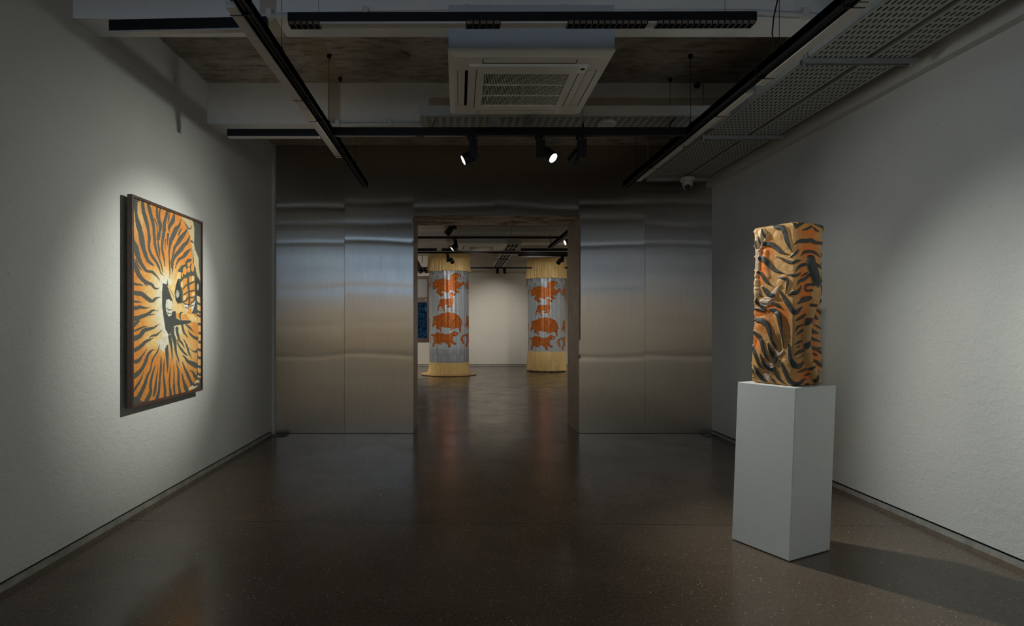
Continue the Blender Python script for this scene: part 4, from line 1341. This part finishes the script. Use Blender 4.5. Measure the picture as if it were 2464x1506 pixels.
yb = 3.38
zq = 3.205
conduit('conduit', [(-1.16, yb - 0.02, zq - 0.035), (0.1, yb - 0.02, zq - 0.012), (1.7, yb - 0.02, zq - 0.012), (2.35, yb - 0.02, zq - 0.045)], 0.016,
        [((-1.12, yb - 0.02, zq - 0.034), 0), ((-0.55, yb - 0.02, zq - 0.024), 0), ((0.05, yb - 0.02, zq - 0.013), 0), ((0.62, yb - 0.02, zq - 0.012), 0), ((2.05, yb - 0.02, zq - 0.03), 0)],
        'white conduit clipped to the nearest ceiling beam')
yb2 = 5.16
conduit('conduit', [(-1.17, yb2 - 0.02, 3.150), (-0.9, yb2 - 0.02, 3.152), (-0.2, yb2 - 0.02, 3.160)], 0.017,
        [((-1.095, yb2 - 0.02, 3.150), 0), ((-0.62, yb2 - 0.02, 3.155), 0)], 'short white conduit under the second ceiling beam, left of the cross tray')

# ---------------------------------------------------------------- ceiling cassette air conditioner


def cassette(x0, y0, z, label, hbody, S=0.95, detail=True):
    root = empty('air_conditioner', (x0 + S / 2, y0 + S / 2, z), label, 'air conditioner', 'ceiling air conditioners')
    x1, y1 = x0 + S, y0 + S
    MB().box(x0 + 0.004, x1 - 0.004, y0 + 0.004, y1 - 0.004, z + 0.032, z + hbody).build('casing', M_ACBODY, root, bevel=0.002)
    # panel: chamfered rim, flat face with a square opening for the grille and four slots
    c_ = 0.035
    m = MB()
    o = [(x0, y0), (x1, y0), (x1, y1), (x0, y1)]
    i = [(x0 + c_, y0 + c_), (x1 - c_, y0 + c_), (x1 - c_, y1 - c_), (x0 + c_, y1 - c_)]
    m.add([(*p, z + 0.034) for p in o] + [(*p, z + 0.022) for p in o] + [(*p, z) for p in i], [(0, 1, 5, 4), (1, 2, 6, 5), (2, 3, 7, 6), (3, 0, 4, 7), (4, 5, 9, 8), (5, 6, 10, 9), (6, 7, 11, 10), (7, 4, 8, 11), (3, 2, 1, 0)])
    # face as a lattice that leaves the louvre slots and grille open
    xs = [x0 + c_, x0 + 0.055, x0 + 0.118, x0 + 0.20, x1 - 0.20, x1 - 0.118, x1 - 0.055, x1 - c_]
    ys = [y0 + c_, y0 + 0.055, y0 + 0.112, y0 + 0.20, y1 - 0.20, y1 - 0.112, y1 - 0.055, y1 - c_]
    W = 8
    fs = []
    for jj in range(7):
        for ii in range(7):
            slot = (jj in (1, 5) and ii == 3) or (ii in (1, 5) and jj == 3)
            mid = 2 <= ii <= 4 and 2 <= jj <= 4 and not (ii in (2, 4) and jj in (2, 4)) and ii == 3 and jj == 3
            if not (slot or mid): fs.append((jj * W + ii, (jj + 1) * W + ii, (jj + 1) * W + ii + 1, jj * W + ii + 1))
    m.add([(a, b2, z) for b2 in ys for a in xs], fs)
    m.build('panel', M_AC, root)
    MB().box(x0 + 0.04, x1 - 0.04, y0 + 0.04, y1 - 0.04, z + 0.029, z + 0.031).build('inner_void', M_CAVITY, root)
    for nm, (a, b2, c2, d2), ax in (('air_louvre', (x0 + 0.205, x1 - 0.205, y0 + 0.058, y0 + 0.100), 'x'), ('air_louvre', (x0 + 0.205, x1 - 0.205, y1 - 0.108, y1 - 0.060), 'x'),
                                    ('air_louvre', (x0 + 0.058, x0 + 0.100, y0 + 0.205, y1 - 0.205), 'y'), ('air_louvre', (x1 - 0.115, x1 - 0.060, y0 + 0.205, y1 - 0.205), 'y')):
        MB().box(a, b2, c2, d2, z - 0.002, z + 0.006).build(nm, M_AC, root, bevel=0.002)
    # grille frame stands a few millimetres proud
    gx0, gx1, gy0, gy1 = x0 + 0.124, x1 - 0.124, y0 + 0.118, y1 - 0.150
    hx0, hx1, hy0, hy1 = x0 + 0.217, x1 - 0.217, y0 + 0.218, y1 - 0.225
    m = MB()
    m.box(gx0, hx0, gy0, gy1, z - 0.014, z + 0.002).box(hx1, gx1, gy0, gy1, z - 0.014, z + 0.002).box(hx0, hx1, gy0, hy0, z - 0.014, z + 0.002).box(hx0, hx1, hy1, gy1, z - 0.014, z + 0.002)
    fr = m.build('grille_frame', M_AC, root)
    e = 0.05
    for gx in (hx0 - e, hx1 + e): MB().box(gx, gx + 0.003, hy0 - e, hy1 + e * 0.4, z - 0.0155, z - 0.0135).build('hinge_gap', M_CAVITY, fr)
    MB().box(hx0, hx1, hy0, hy1, z + 0.026, z + 0.028).build('filter', M_CAVITY, root)
    m = MB()
    n = 52 if detail else 26
    for k in range(n + 1):
        x = hx0 + (hx1 - hx0) * k / n
        m.box(x - 0.0022, x + 0.0022, hy0, hy1, z - 0.010, z + 0.004)
    for k in range(4):
        y = hy0 + (hy1 - hy0) * k / 3
        m.box(hx0, hx1, y - 0.004, y + 0.004, z - 0.013, z + 0.002)
    m.build('intake_grille', M_AC, root)
    bd = MB().box(gx1 - 0.055, gx1 - 0.006, gy0 + 0.006, gy0 + 0.085, z - 0.0165, z - 0.0135).build('badge', plain('label_white', (0.9, 0.88, 0.80), 0.4, var=0.02), root)
    MB().box(gx1 - 0.042, gx1 - 0.018, gy0 + 0.018, gy0 + 0.042, z - 0.0175, z - 0.0160).build('display_window', M_CAVITY, bd)
    return root


cassette(-0.06, 3.215, CH + 1.522, 'square ceiling air conditioner hanging above the three spotlights', 3.155 - CH - 1.522)

# ---------------------------------------------------------------- small ceiling fittings
sd = empty('smoke_detector', P(1460, 300, 4.80), 'round white smoke detector under the cross tray, right of the spotlights', 'smoke detector')
cx, cy = P(1460, 302, 4.80).x, 4.80
MB().lathe((cx, cy, ZY - 0.038), (cx, cy, ZY), [(0, 0.052), (0.006, 0.074), (0.022, 0.080), (0.030, 0.066), (0.038, 0.066)], 28).build('detector_body', M_PIPE, sd, smooth=False)
MB().lathe((cx, cy, ZY - 0.041), (cx, cy, ZY), [(0, 0.010), (0.004, 0.012)], 14).build('test_button', M_AC, sd)
em = empty('junction_box', P(1187, 308, 4.72), 'small pale junction box on a cream plate behind the cross track, above the left spotlight', 'junction box')
x = P(1187, 308, 4.72).x
MB().box(x - 0.11, x + 0.11, 4.70, 4.74, 2.962, 2.978).build('plate', plain('cream_board', (0.58, 0.52, 0.40), 0.5), em)
MB().lathe((x, 4.72, 2.972), (x, 4.72, 3.06), [(0, 0.05), (0.025, 0.052), (0.045, 0.036), (0.083, 0.036)], 20).build('fitting', plain('grey_plastic', (0.45, 0.46, 0.50), 0.4), em)
br = empty('slotted_strut', P(1275, 295, 4.75), 'short slotted metal strut slanting under the cross tray above the middle spotlight', 'strut')
m = MB()
a0, a1 = P(1285, 282, 4.62), P(1264, 313, 4.80)
a0.z, a1.z = ZY - 0.022, ZY - 0.034
dv = (a1 - a0)
for k in range(9):
    p0 = a0 + dv * (k / 9); p1 = a0 + dv * ((k + 0.45) / 9)
    m.add([p0 + Vector((-0.02, 0, 0)), p0 + Vector((0.02, 0, 0)), p1 + Vector((0.02, 0, 0)), p1 + Vector((-0.02, 0, 0)), p0 + Vector((-0.02, 0, 0.006)), p0 + Vector((0.02, 0, 0.006)), p1 + Vector((0.02, 0, 0.006)), p1 + Vector((-0.02, 0, 0.006))],
          [(3, 2, 1, 0), (4, 5, 6, 7), (0, 1, 5, 4), (1, 2, 6, 5), (2, 3, 7, 6), (3, 0, 4, 7)])
for sx in (-0.026, 0.020):
    m.add([a0 + Vector((sx, 0, -0.004)), a0 + Vector((sx + 0.006, 0, -0.004)), a1 + Vector((sx + 0.006, 0, -0.004)), a1 + Vector((sx, 0, -0.004)), a0 + Vector((sx, 0, 0.02)), a0 + Vector((sx + 0.006, 0, 0.02)), a1 + Vector((sx + 0.006, 0, 0.02)), a1 + Vector((sx, 0, 0.02))],
          [(3, 2, 1, 0), (4, 5, 6, 7), (0, 1, 5, 4), (1, 2, 6, 5), (2, 3, 7, 6), (3, 0, 4, 7)])
m.build('strut_channel', M_ROD, br)
MB().box(a0.x - 0.03, a0.x + 0.03, a0.y - 0.01, a0.y + 0.02, ZY - 0.022, ZY - 0.001).build('end_plate', M_ROD, br)

sc = P(1654, 445, 6.52)
cc = empty('security_camera', (sc.x, sc.y, ZY - 0.04), 'white dome security camera under the far end of the right cable tray', 'camera')
m = MB().lathe((sc.x, sc.y, ZY - 0.13), (sc.x, sc.y, ZY), [(0, 0.052), (0.03, 0.060), (0.055, 0.060), (0.056, 0.078), (0.095, 0.078)], 26)
m.build('camera_base', M_PIPE, cc)
dm = MB().lathe((sc.x, sc.y, ZY - 0.175), (sc.x, sc.y, ZY), [(0, 0.012), (0.008, 0.030), (0.022, 0.043), (0.046, 0.050)], 24).build('camera_ball', M_PIPE, cc, smooth=True)
e0 = Vector((sc.x - 0.008, sc.y - 0.020, ZY - 0.140)); ed = Vector((-0.15, -0.85, -0.5)).normalized()
MB().lathe(e0, e0 + ed, [(0, 0.034), (0.030, 0.034), (0.034, 0.028)], 22).build('camera_lens', M_LENS_OFF, dm)

tag(MB().tube([P(1871, 0, 3.15), P(1862, 40, 3.15), P(1858, 80, 3.15), P(1861, 100, 3.2), P(1866, 112, 3.25)], 0.004, 8).build('power_cable', M_BLACK, smooth=True), 'loose black cable hanging beside the right lighting track near the top edge', 'cable')
k0 = Vector((1.80, 4.72, 3.03))
tag(MB().tube([k0 + Vector(q) for q in ((0, 0, 0.02), (-0.03, 0, -0.01), (-0.045, 0, -0.05), (-0.03, 0, -0.062), (0.01, 0.0, -0.068), (0.055, 0.0, -0.060))], 0.006, 8).build('power_cable', M_BLACK, smooth=True), 'looped black cable where the cross track meets the right lighting track', 'cable')
bp = P(1686, 186, 5.05)
bb = empty('beam_clamp', (bp.x, 5.08, bp.z), 'small black clamp at the head of the second beam, left of a hanging rod', 'clamp')
MB().box(bp.x - 0.03, bp.x + 0.03, 5.08, 5.159, bp.z + 0.0, bp.z + 0.014).build('plate', M_BLACK, bb)
MB().lathe((bp.x + 0.005, 5.12, bp.z - 0.035), (bp.x + 0.005, 5.16, bp.z - 0.035), [(0, 0.026), (0.03, 0.026)], 16).build('ring', M_BLACK, bb)
cu = P(967, 133, 3.9)
tag(MB().lathe((P(967, 131, 4.62).x, 4.62, ZC - 0.02), (P(967, 131, 4.62).x, 4.62, ZC), [(0, 0.045), (0.006, 0.06), (0.02, 0.064)], 22).build('ceiling_cap', plain('raw_cap', (0.2, 0.18, 0.155), 0.8)), 'round grey blanking cap on the bare concrete ceiling', 'cap')


def vent(x, y, w, d, label):
    root = empty('floor_vent', (x, y, 0), label, 'floor vent', 'floor vents at the steel wall')
    MB().box(x - w / 2, x + w / 2, y - d / 2, y + d / 2, 0.0005, 0.003).build('cover_plate', plain('bronze_plate', (0.09, 0.08, 0.068), 0.4), root)
    m = MB()
    for k in range(6):
        q = x + w * 0.05 + k * w * 0.075
        m.box(q, q + w * 0.03, y - d * 0.3, y + d * 0.35, 0.003, 0.0042)
    m.build('slots', M_CAVITY, root)


vent(P(672, 1045, 6.83).x, 6.83, 0.20, 0.20, 'small slotted floor vent in the left corner by the steel wall')
vent(P(1712, 1049, 6.80).x, 6.80, 0.20, 0.20, 'small slotted floor vent in the right corner by the steel wall')

# ---------------------------------------------------------------- ceiling gear of the far gallery


def slim_track(y, x0, x1, label, z=ZT, h=0.04, tilt=0.0):
    root = empty('lighting_track', ((x0 + x1) / 2, y, z), label, 'track', 'slim tracks of the far gallery')
    R = Matrix.Translation((0.9, y, z)) @ Matrix.Rotation(tilt, 4, 'Y') @ Matrix.Translation((-0.9, -y, -z))
    MB().box(x0, x1, y - 0.017, y + 0.017, z, z + h, R).build('rail', M_BLACK, root)
    for x in (x0 + 0.8, x1 - 0.9, (x0 + x1) / 2 + 0.3):
        MB().rod((x, y, z + h), (x, y, ZC), 0.002, 6).build('suspension_wire', M_BLACK, root)
    return root


slim_track(8.15, -2.0, 3.0, 'slim black track just inside the doorway, mostly hidden by the lintel')
slim_track(10.28, -3.0, 1.86, 'upper slim black track in the far gallery carrying a lit spotlight')
slim_track(12.5, -3.0, 4.0, 'slim black track crossing the gold tops of both columns', tilt=0.004)
slim_track(15.9, -4.0, 5.0, 'farthest slim black track in front of the end wall')
g2 = 'spotlights of the far gallery'
spotlight((-0.06, 8.15, ZT), (-0.13, 8.17, ZT - 0.20), (-0.6, 0.35, -0.75), 'black spotlight cut off by the doorway lintel at its upper left', g2, lit=False)
spotlight((P(1096, 574, 10.28).x, 10.28, ZT), P(1094, 594, 10.25), (-0.75, -0.15, -0.62), 'lit black spotlight on the upper far track, above the left column', g2)
spotlight((P(1078, 612, 12.5).x, 12.5, ZT), P(1087, 627, 12.47), (0.35, 0.75, -0.55), 'black spotlight in front of the gold top of the left column', g2, lit=False)
spotlight((P(1353, 615, 12.5).x, 12.5, ZT), P(1346, 629, 12.5), (-0.5, 0.5, -0.7), 'black spotlight in front of the gold top of the right column', g2, lit=False)
spotlight((P(1197, 644, 15.9).x, 15.9, ZT), P(1197, 652, 15.92), (0.0, 0.7, -0.7), 'left one of two tiny spotlights above the end wall glow', g2, lit=False, drv=0.05)
spotlight((P(1214, 644, 15.9).x, 15.9, ZT), P(1214, 652, 15.92), (0.1, 0.7, -0.7), 'right one of two tiny spotlights above the end wall glow', g2, lit=False, drv=0.05)
gt = empty('lighting_track', (1.888, 9.9, ZT), 'long black track at the right of the far gallery, seen past the jamb', 'track', 'long lighting tracks')
m = MB(); [rail(m, 1.888, *q, 1) for q in ((7.9, 8.125), (8.175, 10.255), (10.305, 11.8))]; m.build('rail', M_BLACK, gt); strip(gt, 1.914, 1.965, 8.2, 9.8)
MB().rod((1.888, 11.6, ZT + 0.07), (1.888, 11.6, ZC), 0.008, 8).build('suspension_rod', M_BLACK, gt)
spotlight((1.888, 9.45, ZT), P(1367, 581, 9.42), (-0.9, -0.22, -0.38), 'lit black spotlight half hidden by the right jamb', g2)
gl = empty('lighting_track', (-1.052, 12.0, ZT), 'long black track at the left of the far gallery, ending near the window', 'track', 'long lighting tracks')
m = MB(); [rail(m, -1.052, *q, 1) for q in ((9.0, 10.255), (10.305, 12.06), (12.14, 12.475), (12.525, 15.3))]; m.build('rail', M_BLACK, gl)
MB().rod((-0.97, 15.2, ZT + 0.07), (-0.97, 15.2, ZC), 0.008, 8).build('suspension_rod', M_BLACK, gl)
spotlight((-1.06, 14.7, ZT), P(1014, 652, 14.6), (-0.55, -0.5, -0.5), 'left one of two black spotlights clustered above the far window', g2, lit=False)
spotlight((-1.00, 15.05, ZT), P(1024, 651, 15.0), (0.5, -0.5, -0.55), 'right one of two black spotlights clustered above the far window', g2, lit=False)
linear_lamp(-2.0, P(1051, 600, 12.1).x, 12.1, 'black linear lamp left of the left column top', group='linear lamps of the far gallery')
linear_lamp(P(1063, 600, 12.1).x, P(1098, 600, 12.1).x, 12.1, 'short black linear lamp across the left column top', group='linear lamps of the far gallery')
linear_lamp(P(1253, 600, 12.1).x, 3.4, 12.1, 'black linear lamp above the right column, upper of two', group='linear lamps of the far gallery')
linear_lamp(P(1247, 616, 13.1).x, 2.75, 13.1, 'black linear lamp above the right column, lower of two', group='linear lamps of the far gallery')
cassette(0.0, 11.15, CH + 1.545, 'ceiling air conditioner of the far gallery behind the tracks', ZB - CH - 1.545, detail=False)
tray(P(1085, 560, 10.95).x, 2.35, 10.55, 10.86, ZY, 0.10, 'x', 'perforated cable tray crossing the far gallery under the lintel', None, pitch=(0.033, 0.08), slot=(0.010, 0.045))
tray(1.02, 1.36, 12.2, 17.2, ZY, 0.07, 'y', 'cable tray running away between the two columns', None, pitch=(0.085, 0.62), slot=(0.06, 0.50))
for y, w in ((13.3, 'nearer'), (15.2, 'farther')):
    hg = empty('tray_hanger', (1.19, y, ZY - 0.03), w + ' strut hanger under the cable tray between the columns', 'hanger', 'hangers of the far gallery')
    MB().box(0.95, 1.45, y - 0.02, y + 0.02, ZY - 0.03, ZY - 0.002).build('strut', M_ROD, hg)
    for x in (0.97, 1.43): MB().rod((x, y, ZY - 0.04), (x, y, ZC), 0.006, 8).build('threaded_rod', M_ROD, hg)
dg = P(1112, 552, 10.7)
sd2 = empty('smoke_detector', (dg.x, 9.9, 3.1), 'pale round detector above the upper far track, beside a dark spotlight', 'smoke detector')
xd = P(1112, 552, 9.3).x
MB().lathe((xd, 9.28, ZB - 0.06), (xd, 9.28, ZB), [(0, 0.03), (0.02, 0.06), (0.06, 0.07)], 20).build('detector_body', M_PIPE, sd2)
